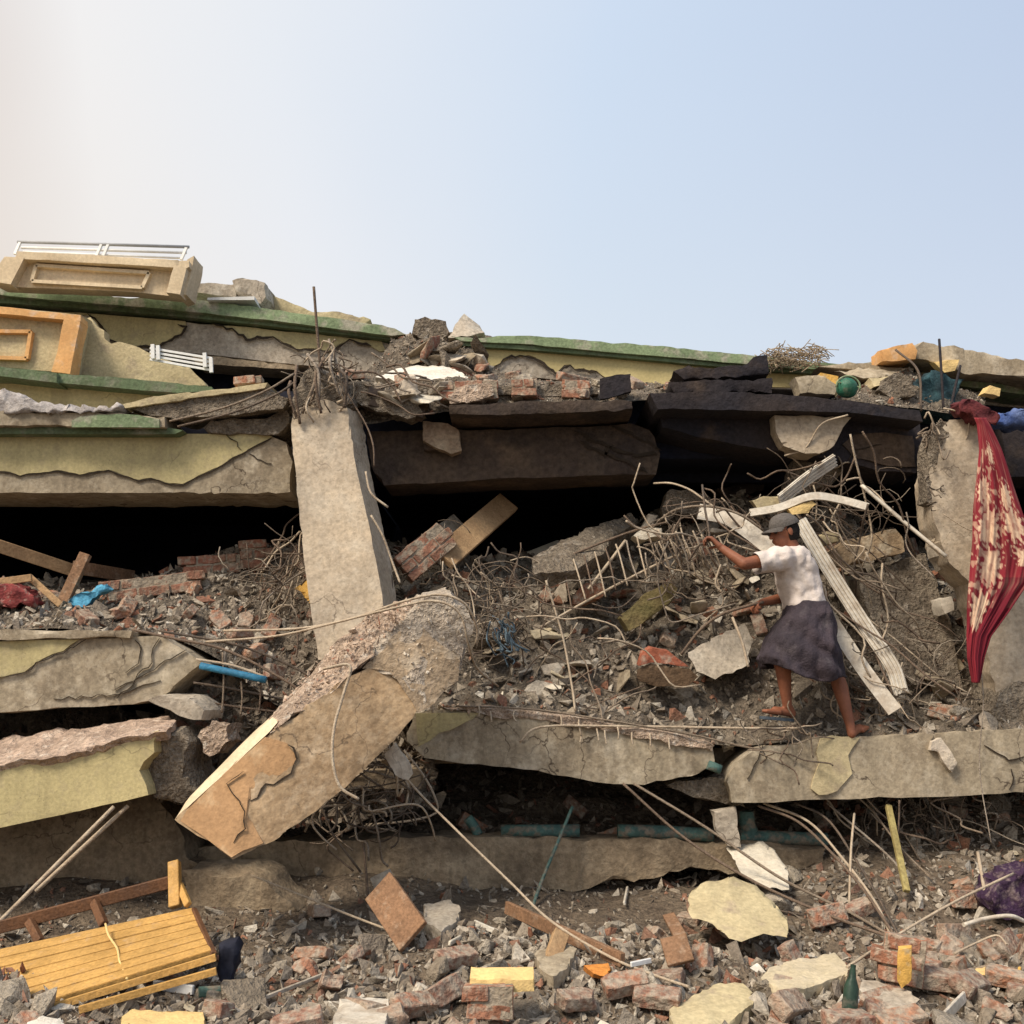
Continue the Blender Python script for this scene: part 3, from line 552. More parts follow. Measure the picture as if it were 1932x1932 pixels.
put('broken_head', prism([(690, 1262, .012, 6.2), (705, 1215, .012, 6.2), (752, 1165, .014, 6.2), (800, 1130, .016, 6.2), (850, 1118, .018, 6.22), (885, 1150, .018, 6.25), (893, 1195, .018, 6.27), (880, 1240, .016, 6.27), (862, 1290, .016, 6.27), (820, 1322, .016, 6.24), (792, 1338, .014, 6.2), (760, 1280, .014, 6.2)], 6, (-.06, .42, .07), sub=.035, amp=.022, chip=.05), M_headc, b, 'rounded whitish broken head')
put('broken_end', prism([(684, 1262, .01, 6.19), (735, 1208, .012, 6.19), (776, 1166, .012, 6.2), (800, 1185, .012, 6.2), (838, 1222, .014, 6.21), (868, 1238, .012, 6.24), (866, 1285, .014, 6.25), (825, 1322, .014, 6.22), (786, 1346, .006, 6.19), (768, 1310, .008, 6.19), (735, 1268, .008, 6.19)], 6, (-.02, .15, .03), sub=.05, amp=.010, chip=.012), mat('brown broken end', (.46, .35, .235), (.31, .23, .155), 3.5, .6, 34, c3=(.55, .46, .35), mott=.35, bd=.015, hair=.7), b, 'grey brown crumbled end face')
put('white_edge', prism([(331, 1545, 0, 5.775), (432, 1452, 0, 5.865), (505, 1384, 0, 5.945), (528, 1360, .006, 5.99), (512, 1356, .004, 6.03), (470, 1393, 0, 6.0), (352, 1512, 0, 5.86)], 6, (-.02, .14, .02), sub=.05, amp=.006, chip=.006), M_cream, b, 'cream white plastered edge')
put('plaster_shell', prism([(352, 1528, 0, 5.786), (425, 1458, 0, 5.857), (500, 1390, 0, 5.93), (540, 1402, .01, 5.945), (560, 1428, .03, 5.95), (550, 1462, .03, 5.925), (500, 1480, .03, 5.875), (470, 1510, .02, 5.835), (470, 1540, .02, 5.81), (496, 1590, .01, 5.785), (437, 1617, .003, 5.708), (340, 1548, 0, 5.77)], 6, (-.003, .03, .0), sub=.06, amp=.004, chip=0), mat('tan plaster', (.50, .30, .155), (.42, .25, .125), 3, .3, 40, c3=(.56, .40, .24), mott=.2), b, 'smooth tan plaster over the lower end')
crack(b, [(540, 1402, 5.935), (562, 1428, 5.94), (553, 1463, 5.915), (502, 1482, 5.865), (472, 1511, 5.825)], None, .014)
crack(b, [(462, 1455, 5.845), (430, 1480, 5.82), (455, 1520, 5.79), (465, 1560, 5.76), (440, 1590, 5.73)], None, .007)

# ================================================================== UPPER LEFT STOREYS
bms0 = {}
b = thing('concrete_beam', prism([(-500, 560), (0, 585), (250, 598), (500, 622), (720, 645), (770, 660, .02), (770, 700, .02), (700, 702), (560, 688), (420, 672), (300, 662, .01), (-500, 650)], 8.9, (0, .45, 0), sub=.12, amp=.006, chip=.01),
      M_gplas, 'upper left roof beam with flaking yellow plaster', 'beam', 'sagging beams of the upper storeys')
bms0[b['label']] = b
put('paint_layer', prism([(-500, 562), (150, 590), (350, 606), (352, 618, .03), (338, 632, .03), (320, 640, .03), (300, 652, .03), (255, 654, .026), (205, 642, .026), (196, 620, .03), (165, 594, .006), (-500, 648)], 8.885, (0, .02, 0), sub=.1, amp=.003, chip=0), M_yel, b)
put('paint_layer', prism([(400, 611, .004), (720, 644), (728, 662, .026), (660, 640, .026), (640, 650, .026), (622, 664, .026), (600, 658, .026), (560, 660, .026), (538, 648, .022), (515, 636, .026), (488, 636, .026), (462, 640, .03), (445, 624, .026), (418, 616, .026)], 8.885, (0, .02, 0), sub=.1, amp=.003, chip=0), M_yel, b)
b = thing('roof_ledge', prism([(-500, 505, .003), (0, 535, .004), (120, 548, .004), (250, 562, .006), (370, 566, .006), (480, 578, .006), (620, 598, .006), (745, 618, .008), (765, 630, .01), (740, 634), (500, 603), (330, 585), (150, 570), (0, 558), (-500, 530)], 8.76, (0, 2.0, .0), sub=.14, amp=.006, chip=.015), M_grnl, 'green painted roof edge sloping down at upper left', 'roof edge')
put('under_shade_band', prism([(-500, 531), (0, 559), (150, 571), (330, 586), (500, 604), (735, 634), (735, 641), (500, 614), (330, 596), (150, 582), (0, 571), (-500, 545)], 8.82, (0, .1, 0), sub=.15, amp=.003, chip=0), M_grn, b)  # darker green strip paints the shade under the ledge
thing('wall_panel', prism([(130, 598, .026), (170, 598, .026), (196, 622, .03), (210, 648, .03), (262, 656, .026), (285, 668, .026), (330, 684, .03), (368, 705, .022), (390, 728, .006), (150, 712), (100, 700)], 8.2, (0, .12, .0), sub=.08, amp=.006, chip=.01), M_yelw, 'torn yellow plaster wall behind the orange framed panel', 'wall')
thing('window_opening_beam', prism([(360, 668, .006), (560, 690, .004), (560, 698), (370, 686)], 8.7, (0, .3, 0), sub=.1, amp=.004), M_dkconc, 'dark lintel over the gap right of the white rail', 'lintel')
thing('added_dark_wall', prism([(300, 640), (800, 680), (800, 800), (300, 800)], 9.6, (0, .2, 0), sub=.3), M_black, 'black backing standing for the shade in the upper floor gap', 'wall')  # added black sheet; paints the gap's shade
for bb, ln in ((0, [(165, 594), (186, 606), (197, 622), (205, 642), (255, 655), (300, 653), (322, 640), (340, 632), (352, 618), (335, 612)]), (0, [(400, 612), (420, 616), (446, 624), (463, 640), (488, 636), (515, 637), (540, 649), (560, 661), (600, 659), (622, 665), (640, 650), (660, 641), (700, 652)])):
    crack(bms0['upper left roof beam with flaking yellow plaster'], ln, 8.872, .028, jig=.014)  # dark ribbons paint the shadow along the plaster edges
# framed parapet panels
def framed(name, label, outer, Y, depth, m_wall, m_frame, frame_polys, inner):
    t = empty(name, at(outer[0][0], outer[0][1], Y), label, 'wall panel', 'framed parapet panels')
    put('panel', prism(outer, Y+.05, (0, depth, .03), sub=.12, amp=.004, chip=.006), m_wall, t)
    for q in frame_polys: put('frame_post' if q[0] == 'p' else 'frame_beam', prism(q[1], Y-.05, (0, .16, 0), sub=.1, amp=.004, chip=.012), m_frame, t)
    bm = bmesh.new()
    for a, c in zip(inner, inner[1:]+inner[:1]):
        strip(bm, [at(a[0], a[1], Y+.03), at(c[0], c[1], Y+.03)], .03, .05, Vector((0, 0, 1)) if abs(a[0]-c[0]) > abs(a[1]-c[1]) else Vector((1, 0, 0)))
    finish(bm); put('moulding', bm, m_frame, t)
    return t
t = framed('parapet_panel', 'cream parapet block with white rails on top at upper left', [(-8, 540), (33, 478), (352, 492), (356, 510), (333, 560), (240, 550), (120, 545)], 8.35, .22, M_cream, M_cream,
       [('b', [(33, 474), (357, 491), (357, 503), (352, 506), (30, 488)]), ('p', [(8, 474+10), (46, 486), (20, 536), (-22, 530)]), ('p', [(328, 500), (353, 502), (340, 556), (312, 552)])],
       [(70, 502), (283, 516), (270, 544), (62, 532)])
put('corner_block', prism([(353, 490, .003), (366, 482, .003), (364, 498, .004), (352, 556, .004), (336, 560, .004)], 8.37, (.01, .24, 0), sub=.08, amp=.004), M_cream, t)
t = empty('balcony_rail', at(33, 474, 8.5), 'white metal rail lying along the top of the cream parapet block', 'railing')
for a, c, m_, r_ in (((33, 456), (357, 466), M_greym, .014), ((40, 467), (352, 477), M_whitem, .012), ((44, 475), (345, 487), M_whitem, .010)):
    bm = bmesh.new(); tube(bm, [at(*a, 8.5), at(*c, 8.5)], r_, 6, 1); put('rail', bm, m_, t)
for x, y in ((38, 458), (192, 461), (205, 461), (352, 468)):
    bm = bmesh.new(); strip(bm, [at(x, y-1, 8.5), at(x-10, y+22, 8.48)], .022, .02, Vector((1, 0, 0))); put('post', bm, M_whitem, t)
t = framed('parapet_panel', 'orange framed wall panel cut by the left edge of the photo', [(-500, 570), (0, 578), (153, 594), (134, 704), (0, 692), (-500, 690)], 7.95, .25, M_yelw, M_peach,
       [('b', [(-500, 566), (0, 578), (152, 594), (152, 606), (0, 592), (-500, 580)]), ('p', [(121, 601), (152, 604), (132, 706), (97, 701)])],
       [(-120, 625), (60, 627), (52, 678), (-130, 672)])
thing('roof_ledge', prism([(-500, 685), (0, 692, .003), (107, 702, .003), (107, 722), (0, 710), (-500, 702)], 7.75, (0, .5, 0), sub=.1, amp=.003), M_grn, 'short green ledge under the orange framed panel', 'roof edge')
thing('roof_ledge', prism([(109, 703, .003), (250, 714, .003), (400, 730, .003), (402, 738), (335, 742), (109, 722)], 7.8, (0, .5, 0), sub=.1, amp=.003), M_grn, 'dark green ledge running right below the torn plaster wall', 'roof edge')
thing('wall_panel', prism([(-500, 712), (0, 716), (330, 742), (330, 765), (230, 774), (-500, 770)], 7.95, (0, .2, 0), sub=.12, amp=.003), M_yel, 'shaded yellow wall strip beneath the green ledges', 'wall')
t = empty('fallen_rail', at(283, 655, 8.0), 'white slotted metal rail hanging in the torn plaster at upper left', 'railing')
for k in range(4):
    bm = bmesh.new(); strip(bm, [at(283, 657+k*7, 8.0), at(400, 676+k*7.6, 8.0)], .018, .012, Vector((0, 0, 1))); put('rail', bm, M_whitem, t)
for x, y in ((288, 650), (298, 652), (386, 666), (398, 676)):
    bm = bmesh.new(); strip(bm, [at(x, y, 7.98), at(x+1, y+27, 7.98)], .028, .02, Vector((1, 0, 0))); put('post', bm, M_whitem, t)
b = thing('tilted_slab', prism([(234, 768, .004), (270, 780, .006), (330, 792, .008), (430, 782, .01), (535, 770, .02), (545, 750, .02), (505, 728, .004), (400, 742, .006), (290, 757, .006)], 7.25, (0, .4, .03), sub=.07, amp=.01, chip=.02), M_brokend, 'tilted broken slab with pale yellow top left of the column', 'slab')
put('plaster_top', prism([(232, 762, .003), (290, 748, .006), (400, 735, .006), (505, 722, .003), (500, 732, .004), (400, 747, .006), (290, 762, .006), (236, 770, .003)], 7.22, (0, .42, .03), sub=.06, amp=.004, chip=.01), M_yelw, b, 'pale yellow plastered top edge')
thing('concrete_fragment', prism([(385, 808, .01), (400, 796, .01), (450, 792, .012), (505, 790, .015), (540, 770, .015), (548, 800, .015), (520, 820, .01), (470, 816, .01), (395, 819, .006)], 7.35, (0, .5, 0), sub=.05, amp=.02, chip=.03), M_brokend, 'flat grey broken pieces wedged above the big left beam', 'fragment')
# right part of roof
b = thing('concrete_beam', prism([(850, 645), (1000, 655), (1288, 682), (1500, 700), (1760, 722), (2300, 770), (2300, 800), (1500, 735), (1260, 728), (1127, 722), (1000, 712), (860, 708, .01), (790, 700, .02), (790, 650, .02)], 8.6, (0, .4, 0), sub=.12, amp=.006, chip=.01),
      M_gplas, 'upper right roof beam with yellow plaster and jagged grey patches', 'beam', 'sagging beams of the upper storeys')
put('paint_layer', prism([(880, 648), (1288, 683), (1500, 702), (1760, 724), (1760, 745), (1500, 731), (1262, 726), (1160, 722, .022), (1127, 700, .022), (1085, 697, .026), (1077, 688, .026), (1050, 703, .026), (1030, 690, .026), (1010, 674, .026), (965, 672, .022), (945, 684, .022), (930, 694, .006), (921, 690, .006), (916, 668, .006), (905, 682, .026), (895, 664, .026)], 8.585, (0, .02, 0), sub=.1, amp=.003, chip=0), mat('bright yellow paint', (.60, .50, .24), (.52, .43, .21), 2, .15, 50, mott=.14), b)
crack(b, [(895, 664), (905, 683), (916, 668), (921, 691), (930, 695), (945, 684), (965, 672), (1010, 674), (1030, 690), (1050, 703), (1077, 688), (1085, 698), (1127, 700)], 8.572, .026, jig=.012)  # edge shadow of the torn paint, drawn as a dark ribbon
b = thing('roof_ledge', prism([(850, 634, .008), (900, 638, .008), (940, 632, .004), (1000, 633, .006), (1130, 643, .006), (1290, 657, .006), (1390, 668, .006), (1450, 672, .006), (1600, 690, .01), (1600, 700), (1445, 692), (1288, 676), (1130, 662), (1000, 650), (870, 643)], 8.5, (0, 2, 0), sub=.12, amp=.006, chip=.015), M_grnl, 'mossy green roof edge right of the rubble crest', 'roof edge')
put('under_shade_band', prism([(868, 645), (1000, 652), (1130, 662), (1288, 676), (1445, 692), (1600, 700), (1600, 708), (1445, 700), (1288, 685), (1130, 671), (1000, 660), (868, 652)], 8.53, (0, .1, 0), sub=.15, amp=.002, chip=0), M_grn, b)  # shade beneath the roof edge painted as darker green
b = thing('roof_ledge', prism([(1560, 690, .008), (1640, 684, .008), (1700, 700, .008), (1815, 706), (1932, 722), (2300, 760), (2300, 785), (1932, 745), (1815, 728), (1560, 705)], 8.3, (0, 1.5, 0), sub=.12, amp=.006, chip=.015), M_grnl, 'green ledge under the big grey slab at the right edge', 'roof edge')
thing('tilted_slab', prism([(1728, 655, .01), (1742, 643, .01), (1800, 652, .006), (1932, 680, .006), (2300, 760), (2300, 800), (1932, 712, .006), (1850, 706, .008), (1815, 704, .008), (1780, 684, .01), (1728, 678, .01)], 8.0, (-.15, .9, .1), sub=.08, amp=.012, chip=.03), M_conc, 'big grey slab jutting up at the right edge of the skyline', 'slab')
thing('brick_pier', prism([(1663, 658, .003), (1722, 646, .003), (1731, 662, .004), (1728, 678, .003), (1665, 682, .003)], 7.95, (.02, .3, .03), sub=.05, amp=.006, chip=.02), [M_peach], 'orange faced masonry block on the skyline at right', 'masonry block')
thing('plaster_block', prism([(1762, 683, .006), (1810, 678, .006), (1803, 700, .006), (1782, 703, .006)], 7.9, (0, .12, .03), sub=.04, amp=.005, chip=.01), M_amberl, 'small amber plaster piece under the big right slab', 'fragment')
thing('plaster_block', prism([(1857, 742, .004), (1868, 727, .004), (1888, 733, .004), (1886, 748, .004)], 7.8, (0, .12, .01), sub=.04, amp=.003, chip=.01), M_amberl, 'small orange cube on the far right ledge', 'fragment')
thing('plaster_block', prism([(1535, 714, .004), (1548, 703, .004), (1582, 710, .004), (1578, 732, .004), (1560, 735, .004)], 7.6, (0, .15, .01), sub=.04, amp=.003, chip=.01), M_amber, 'amber plaster block left of the green round container', 'fragment')
thing('concrete_fragment', prism([(1500, 712, .006), (1545, 705, .006), (1582, 728, .006), (1575, 745, .006), (1510, 742, .006)], 7.55, (0, .2, .01), sub=.05, amp=.01, chip=.02), M_conc, 'grey block on the black slab beside the amber one', 'fragment')
thing('wall_panel', prism([(1582, 705, .004), (1700, 708, .006), (1770, 714, .006), (1770, 745), (1582, 745)], 8.2, (0, .1, 0), sub=.08, amp=.003), M_yelw, 'pale yellow wall piece behind the green round container', 'wall')
thing('tilted_slab', prism([(1545, 692, .006), (1600, 682, .008), (1660, 688, .008), (1725, 694, .008), (1725, 704, .006), (1660, 702, .006), (1600, 696, .006)], 8.1, (0, .8, .03), sub=.06, amp=.01, chip=.02), M_conc, 'thin grey slab lying below the orange faced masonry block', 'slab')
# shed-like remains at upper left
thing('concrete_fragment', prism([(357, 535, .003), (410, 534, .004), (445, 535, .006), (445, 560, .006), (400, 556, .006), (355, 552, .004)], 8.9, (0, .5, .02), sub=.06, amp=.006, chip=.02), M_gplas, 'flat grey block beside the cream parapet', 'fragment')
thing('concrete_fragment', prism([(438, 527, .008), (460, 524, .008), (478, 526, .008), (500, 532, .008), (501, 560, .006), (490, 574, .008), (478, 560, .008), (440, 552, .006)], 8.85, (0, .4, .02), sub=.05, amp=.02, chip=.03), M_gplas, 'jagged grey masonry lump on the roof right of the cream parapet', 'fragment')
thing('white_board', prism([(392, 561), (480, 559), (480, 566), (390, 566)], 8.7, (0, .3, 0), sub=0, amp=0), M_whitem, 'thin white board under the grey roof lumps', 'board')
thing('concrete_fragment', prism([(495, 563, .004), (512, 556, .006), (560, 574, .006), (590, 587, .006), (640, 588, .008), (700, 600, .006), (690, 610), (500, 586, .004)], 9.2, (0, 1.0, .0), sub=.08, amp=.012, chip=.02), M_yelw, 'low broken plaster ridge along the roof left of the upright bar', 'fragment')
M_brickd = mat('dusty brick face', (.30, .125, .08), (.25, .15, .10), 9, .7, 40, c3=(.34, .27, .20), p3=(.48, .62), mott=.35)
# ================================================================== surfaces & debris
def projn(P):
    d = P-np.array([0, 0, EYE]); z = d[..., 1]*cp+d[..., 2]*sp; y = -d[..., 1]*sp+d[..., 2]*cp
    return 966+F*d[..., 0]/z, 966-F*y/z
def surfY(grid):
    X, Yp = projn(grid); X = X.ravel(); Yp = Yp.ravel(); D = grid[..., 1].ravel()
    def f(px_, py_):
        d2 = (X-px_)**2+(Yp-py_)**2; k = np.argsort(d2)[:6]; k = k[D[k] < D[k].min()+.5]
        wt = 1/(d2[k]+4); return float((D[k]*wt).sum()/wt.sum())
    return f
gY = surfY(G0); yP2 = surfY(P2[:110]); yP1 = surfY(P1[:90])
P5 = loft([
 [(600, 800, 7.55), (700, 800, 7.55), (850, 775, 7.5), (1000, 762, 7.5), (1200, 756, 7.5), (1280, 752, 7.5)],
 [(600, 740, 7.7), (700, 735, 7.7), (850, 722, 7.7), (1000, 728, 7.7), (1120, 730, 7.7), (1280, 742, 7.7)],
 [(600, 712, 8.3), (700, 712, 8.3), (850, 712, 8.3), (1000, 715, 8.3), (1120, 722, 8.3), (1280, 732, 8.3)],
 [(600, 720, 9.3), (900, 720, 9.3), (1280, 735, 9.3)]], 90, 36, .05, 4)
gridobj('rubble_bed', P5, M_dust, 'stuff', 'crumbled layer of brick and concrete along the top of the blackened beam', 'rubble')
P6 = loft([
 [(640, 730, 8.3), (760, 735, 8.2), (860, 728, 8.2), (950, 722, 8.3), (1000, 715, 8.5)],
 [(700, 690, 8.5), (760, 680, 8.45), (850, 680, 8.45), (920, 690, 8.5), (960, 700, 8.6)],
 [(740, 648, 8.7), (775, 636, 8.6), (850, 636, 8.6), (900, 644, 8.6), (930, 660, 8.7)],
 [(745, 645, 9.4), (790, 638, 9.4), (850, 638, 9.4), (900, 634, 9.4), (930, 640, 9.4)]], 60, 40, .06, 4)
gridobj('rubble_bed', P6, M_dust, 'stuff', 'grey crushed joint of the roof beams below the rubble crest', 'rubble')
P7 = loft([[(1560, 762, 7.6), (1620, 760, 7.6), (1760, 775, 7.6), (1860, 790, 7.6)], [(1600, 745, 7.9), (1660, 722, 7.9), (1700, 705, 7.9), (1780, 735, 7.9), (1860, 760, 7.9)], [(1600, 742, 8.4), (1690, 700, 8.4), (1860, 740, 8.4)]], 50, 24, .06, 4)
gridobj('rubble_bed', P7, M_dust, 'stuff', 'small debris heap right of the green round container', 'rubble')

gravel('gravel', *((lambda p: (p[0]+np.array([0, 0, .004]), sizes(len(p[0]), .022, .13)))(sample(G0, 17000, lambda x, y, z: np.where((y > 4.6) & (y < 8.3), 1.0, .15)*np.where((y > 6.4) & (x < 1.6), .35, 1)*(1+.8*(y < 6.2))))), M_gravel, 'small broken stones covering the ground in front of the ruin', 'gravel')
gravel('gravel', *((lambda p: (p[0], sizes(len(p[0]), .024, .14)))(sample(P2[:105], 12000))), M_gravel, 'crushed stones on the rubble slope beside and behind the man', 'gravel')
gravel('gravel', *((lambda p: (p[0], sizes(len(p[0]), .024, .13)))(sample(P1[:60], 5500))), M_gravel, 'crushed stones on the left rubble ledge', 'gravel')
gravel('gravel', *((lambda p: (p[0], sizes(len(p[0]), .026, .15)))(sample(P1b, 3500))), M_gravel_shade, 'dark crushed stones behind the fallen column', 'gravel')
gravel('gravel', *((lambda p: (p[0], sizes(len(p[0]), .026, .15)))(sample(P3, 4500))), M_gravel_shade, 'dark stones in the gap under the front beams', 'gravel')
gravel('gravel', *((lambda p: (p[0], sizes(len(p[0]), .014, .09)))(np.concatenate([a, b]) for a, b in zip(sample(P5, 2600), sample(P6, 1500)))) if False else (sample(P5, 2800)[0], sizes(2800, .014, .09)), M_gravel, 'crumbs of brick and concrete above the blackened beam', 'gravel')
gravel('rubble_chunks', *((lambda p: (p[0], sizes(len(p[0]), .06, .22, 2.2)))(sample(P2[2:95], 4200, lambda x, y, z: np.where((abs(x-1.95) < .3) & (y < 7.3), .1, 1)))), M_gravel, 'mass of broken concrete pieces heaped on the slope beside and behind the man', 'rubble')
gravel('rubble_chunks', *((lambda p: (p[0], sizes(len(p[0]), .06, .16, 2.4)))(sample(P1[2:60], 900))), M_gravel, 'mass of broken pieces heaped on the left ledge', 'rubble')
gravel('rubble_chunks', *((lambda p: (p[0], sizes(len(p[0]), .07, .18, 2.6)))(sample(G0, 1900, lambda x, y, z: np.where((y > 4.6) & (y < 8.3), 1.0, .0)*np.where((y > 6.3) & (x < 1.4), .22, 1)*np.where(y < 6.0, 2.0, .8)*np.where((x < -1.1) & (y > 5.3), .2, 1)))), M_gravel, 'mass of broken concrete and brick pieces covering the ground in front', 'rubble')
gravel('rubble_chunks', *((lambda p: (p[0], sizes(len(p[0]), .06, .17, 2.4)))(sample(P1b, 350))), M_gravel_shade, 'broken slab pieces crushed into the gap behind the fallen column', 'rubble')
gravel('rubble_chunks', *((lambda p: (p[0], sizes(len(p[0]), .07, .2, 2.4)))(sample(P3, 420))), M_gravel_shade, 'broken pieces in the shadowed gap under the front beams', 'rubble')
gravel('gravel', sample(P6, 1500)[0], sizes(1500, .014, .09), M_gravel, 'crumbs of concrete on the roof crest', 'gravel')
gravel('gravel', sample(P7, 1100)[0], sizes(1100, .014, .08), M_gravel, 'crumbs on the heap right of the green round container', 'gravel')

def crumbs(parent, quad, n, lo_, hi_, m):
    """loose broken bits sitting on a part: quad = rows of (px,py,Y)"""
    g = loft(quad, 40, 20, .0); P, _ = sample(g, n); o = gravel('crumbs', P, sizes(n, lo_, hi_), m, None, None)
    o.parent = parent; o.location = -WL[parent.name]; del_ = None
chunks = [rockmesh('concrete_chunk', 100+s, (1, R.uniform(.6, .95), R.uniform(.3, .7)), 12, 1, M_chunk, .03) for s in range(16)]
flakes = [rockmesh('plaster_flake', 200+s, (1, R.uniform(.5, .9), .13), 10, 1, M_plas, .012) for s in range(6)]
bricks = [brickmesh(s, lx, M_brick) for s, lx in enumerate((.22, .22, .22, .16, .12, .10, .13))]
def scat(grid, n, meshes, name, lo_, hi_, label, cat, group, wf=None, sink=.15, brick=False, flat=.5, pw=1.6):
    P, NN = sample(grid, n, wf); S = sizes(n, lo_, hi_, pw)
    for k in range(n):
        o = bpy.data.objects.new(name, R.choice(meshes)); C.objects.link(o)
        s = 1 if brick else S[k]; s = s*R.uniform(.85, 1.05)
        up = Vector(NN[k]); h = (.035 if brick else s*.2)
        o.location = Vector(P[k])+up*(h*(1-sink))
        q = Vector((0, 0, 1)).rotation_difference(up)
        e = Euler((R.gauss(0, flat), R.gauss(0, flat), R.uniform(0, 6.3))).to_quaternion()
        o.rotation_euler = (q @ e).to_euler(); o.scale = (s,)*3 if not brick else (s, s, s)
        settags(o, label, cat, group, None)
GW = lambda x, y, z: np.where((y > 4.7) & (y < 7.8), 1.0, 0)*np.where((y > 6.5) & (x < 1.3), .12, 1)*np.where(y < 6.0, 2.0, .8)*np.where((x < -1.1) & (y > 5.2), .15, 1)*np.where((x < -.3) & (x > -1.6) & (y > 5.9), .3, 1)
scat(G0, 105, chunks, 'concrete_chunk', .08, .30, 'grey or tan broken concrete chunk lying loose on the ground in front', 'concrete chunk', 'concrete chunks on the ground', GW)
scat(G0, 70, bricks[1:]+bricks[3:], 'brick', 1, 1, 'red brick or brick half lying loose on the ground in front', 'brick', 'bricks on the ground', lambda x, y, z: GW(x, y, z)*np.where(x > .8, 2.2, 1), brick=True, flat=.6)
scat(G0, 34, flakes, 'plaster_flake', .06, .17, 'flat pale plaster flake on the ground in front', 'plaster flake', 'plaster flakes on the ground', GW, flat=.35)
S2 = lambda x, y, z: np.where(y < 8.3, 1.0, .3)*np.where(y > 7.02, 1, 0)*np.where(abs(x-1.95) < .35, np.where(y < 7.4, .1, 1), 1)
scat(P2[:95], 95, chunks, 'concrete_chunk', .05, .20, 'broken concrete chunk on the rubble slope behind the front beams', 'concrete chunk', 'concrete chunks on the slope', S2)
scat(P2[:95], 26, bricks, 'brick', 1, 1, 'broken red brick on the rubble slope behind the front beams', 'brick', 'bricks on the slope', S2, brick=True)
scat(P2[:95], 24, flakes, 'plaster_flake', .05, .14, 'pale plaster flake on the rubble slope behind the front beams', 'plaster flake', 'plaster flakes on the slope', S2)
plates = [rockmesh('slab_plate', 300+s, (1, R.uniform(.5, .9), R.uniform(.16, .26)), 11, 1, m_, .02) for s, m_ in enumerate((M_gplas, M_brokend, M_conc, M_brokend, M_plas, M_gplas, M_conc, M_brickd))]
def platezone(box_, n, lo_, hi_, label, group):
    for k in range(n):
        x, y = R.uniform(box_[0], box_[2]), R.uniform(box_[1], box_[3]); o = bpy.data.objects.new('slab_plate', R.choice(plates)); C.objects.link(o)
        o.location = at(x, y, yP2(x, y)-R.uniform(.0, .10)); o.rotation_euler = (R.uniform(-.2, 1.1), R.gauss(0, .5), R.gauss(0, 1.0)); s = R.uniform(lo_, hi_); o.scale = (s, s, s)
        settags(o, label, 'slab plate', group, None)
platezone((880, 1030, 1240, 1290), 26, .14, .36, 'broken slab plate in the heap between the fallen column and the man', 'slab plates left of the man')
platezone((1240, 960, 1440, 1180), 18, .14, .34, 'broken slab plate under the bent cage at the man\'s hands', 'slab plates at the hands')
platezone((1590, 1060, 1830, 1330), 20, .12, .34, 'broken slab plate in the heap right of the white strips', 'slab plates right of the strips')
yP2_ = yP2; yP2 = lambda x, y: 8.42
platezone((755, 640, 930, 705), 20, .14, .34, 'grey broken plate in the crushed joint of the roof beams', 'plates of the roof joint')
yP2 = lambda x, y: 7.5
platezone((660, 728, 840, 760), 8, .16, .34, 'broken plate right of the upright column head', 'plates right of the column head')
yP2 = yP2_
scat(P1[:60], 34, chunks, 'concrete_chunk', .05, .17, 'broken concrete chunk on the left rubble ledge', 'concrete chunk', 'concrete chunks on the left ledge')
scat(P1[:60], 44, bricks, 'brick', 1, 1, 'dusty red brick piece on the left rubble ledge', 'brick', 'bricks on the left ledge', brick=True)
scat(P1b, 26, chunks, 'concrete_chunk', .06, .17, 'dark concrete chunk in the gap behind the fallen column', 'concrete chunk', 'concrete chunks behind the fallen column')
scat(P5[:24], 24, chunks, 'concrete_chunk', .07, .2, 'concrete chunk in the layer above the blackened beam', 'concrete chunk', 'chunks above the blackened beam', flat=.2)
scat(P5[:24], 16, bricks, 'brick', 1, 1, 'red brick in the layer above the blackened beam', 'brick', 'bricks above the blackened beam', brick=True, flat=.15)
scat(P6[20:], 20, chunks, 'concrete_chunk', .06, .2, 'grey concrete lump on the roof crest', 'concrete chunk', 'lumps on the roof crest')
scat(P3, 14, bricks, 'brick', 1, 1, 'brick in the shadowed gap under the front beams', 'brick', 'bricks under the front beams', lambda x, y, z: np.where(y < 8.2, 1., 0), brick=True)

def masonry(p0, ux, uz, nx, nz, dy=.11, jit=.012, m=None):
    """a lump of brickwork: rows of bricks bedded in mortar; p0 lower left, ux along the row, uz up"""
    bm = bmesh.new(); ux = ux.normalized(); uz = (uz-ux*uz.dot(ux)).normalized(); uy = uz.cross(ux)
    rot = Matrix((ux, uy, uz)).transposed(); Lx, Lz = .225, .078
    box(bm, p0+ux*(nx*Lx/2)+uz*(nz*Lz/2)+uy*dy*.5, nx*Lx-.03, dy-.02, nz*Lz-.012, rot, 1)
    for r in range(nz):
        a = 0 if r % 2 == 0 else .5
        for c in range(nx + (1 if a else 0)):
            x0 = (c-a)*Lx; x1 = x0+Lx-.014
            x0 = max(x0, R.uniform(-.05, .03)); x1 = min(x1, nx*Lx+R.uniform(-.07, .03))
            if x1-x0 < .04: continue
            cen = p0+ux*(x0+x1)/2+uz*(r+.5)*Lz+uy*(dy*.5+R.uniform(-jit, jit))
            box(bm, cen, x1-x0, dy, Lz-.013, rot @ Euler((R.gauss(0, .02), R.gauss(0, .03), R.gauss(0, .03))).to_matrix(), 0)
    bmesh.ops.bevel(bm, geom=bm.edges[:], offset=.004, segments=1, affect='EDGES')
    cut(bm, .06); bmesh.ops.triangulate(bm, faces=bm.faces)
    for v in bm.verts: v.co += nv(v.co, 14)*.008+nv(v.co, 40)*.004
    finish(bm, 28); return bm
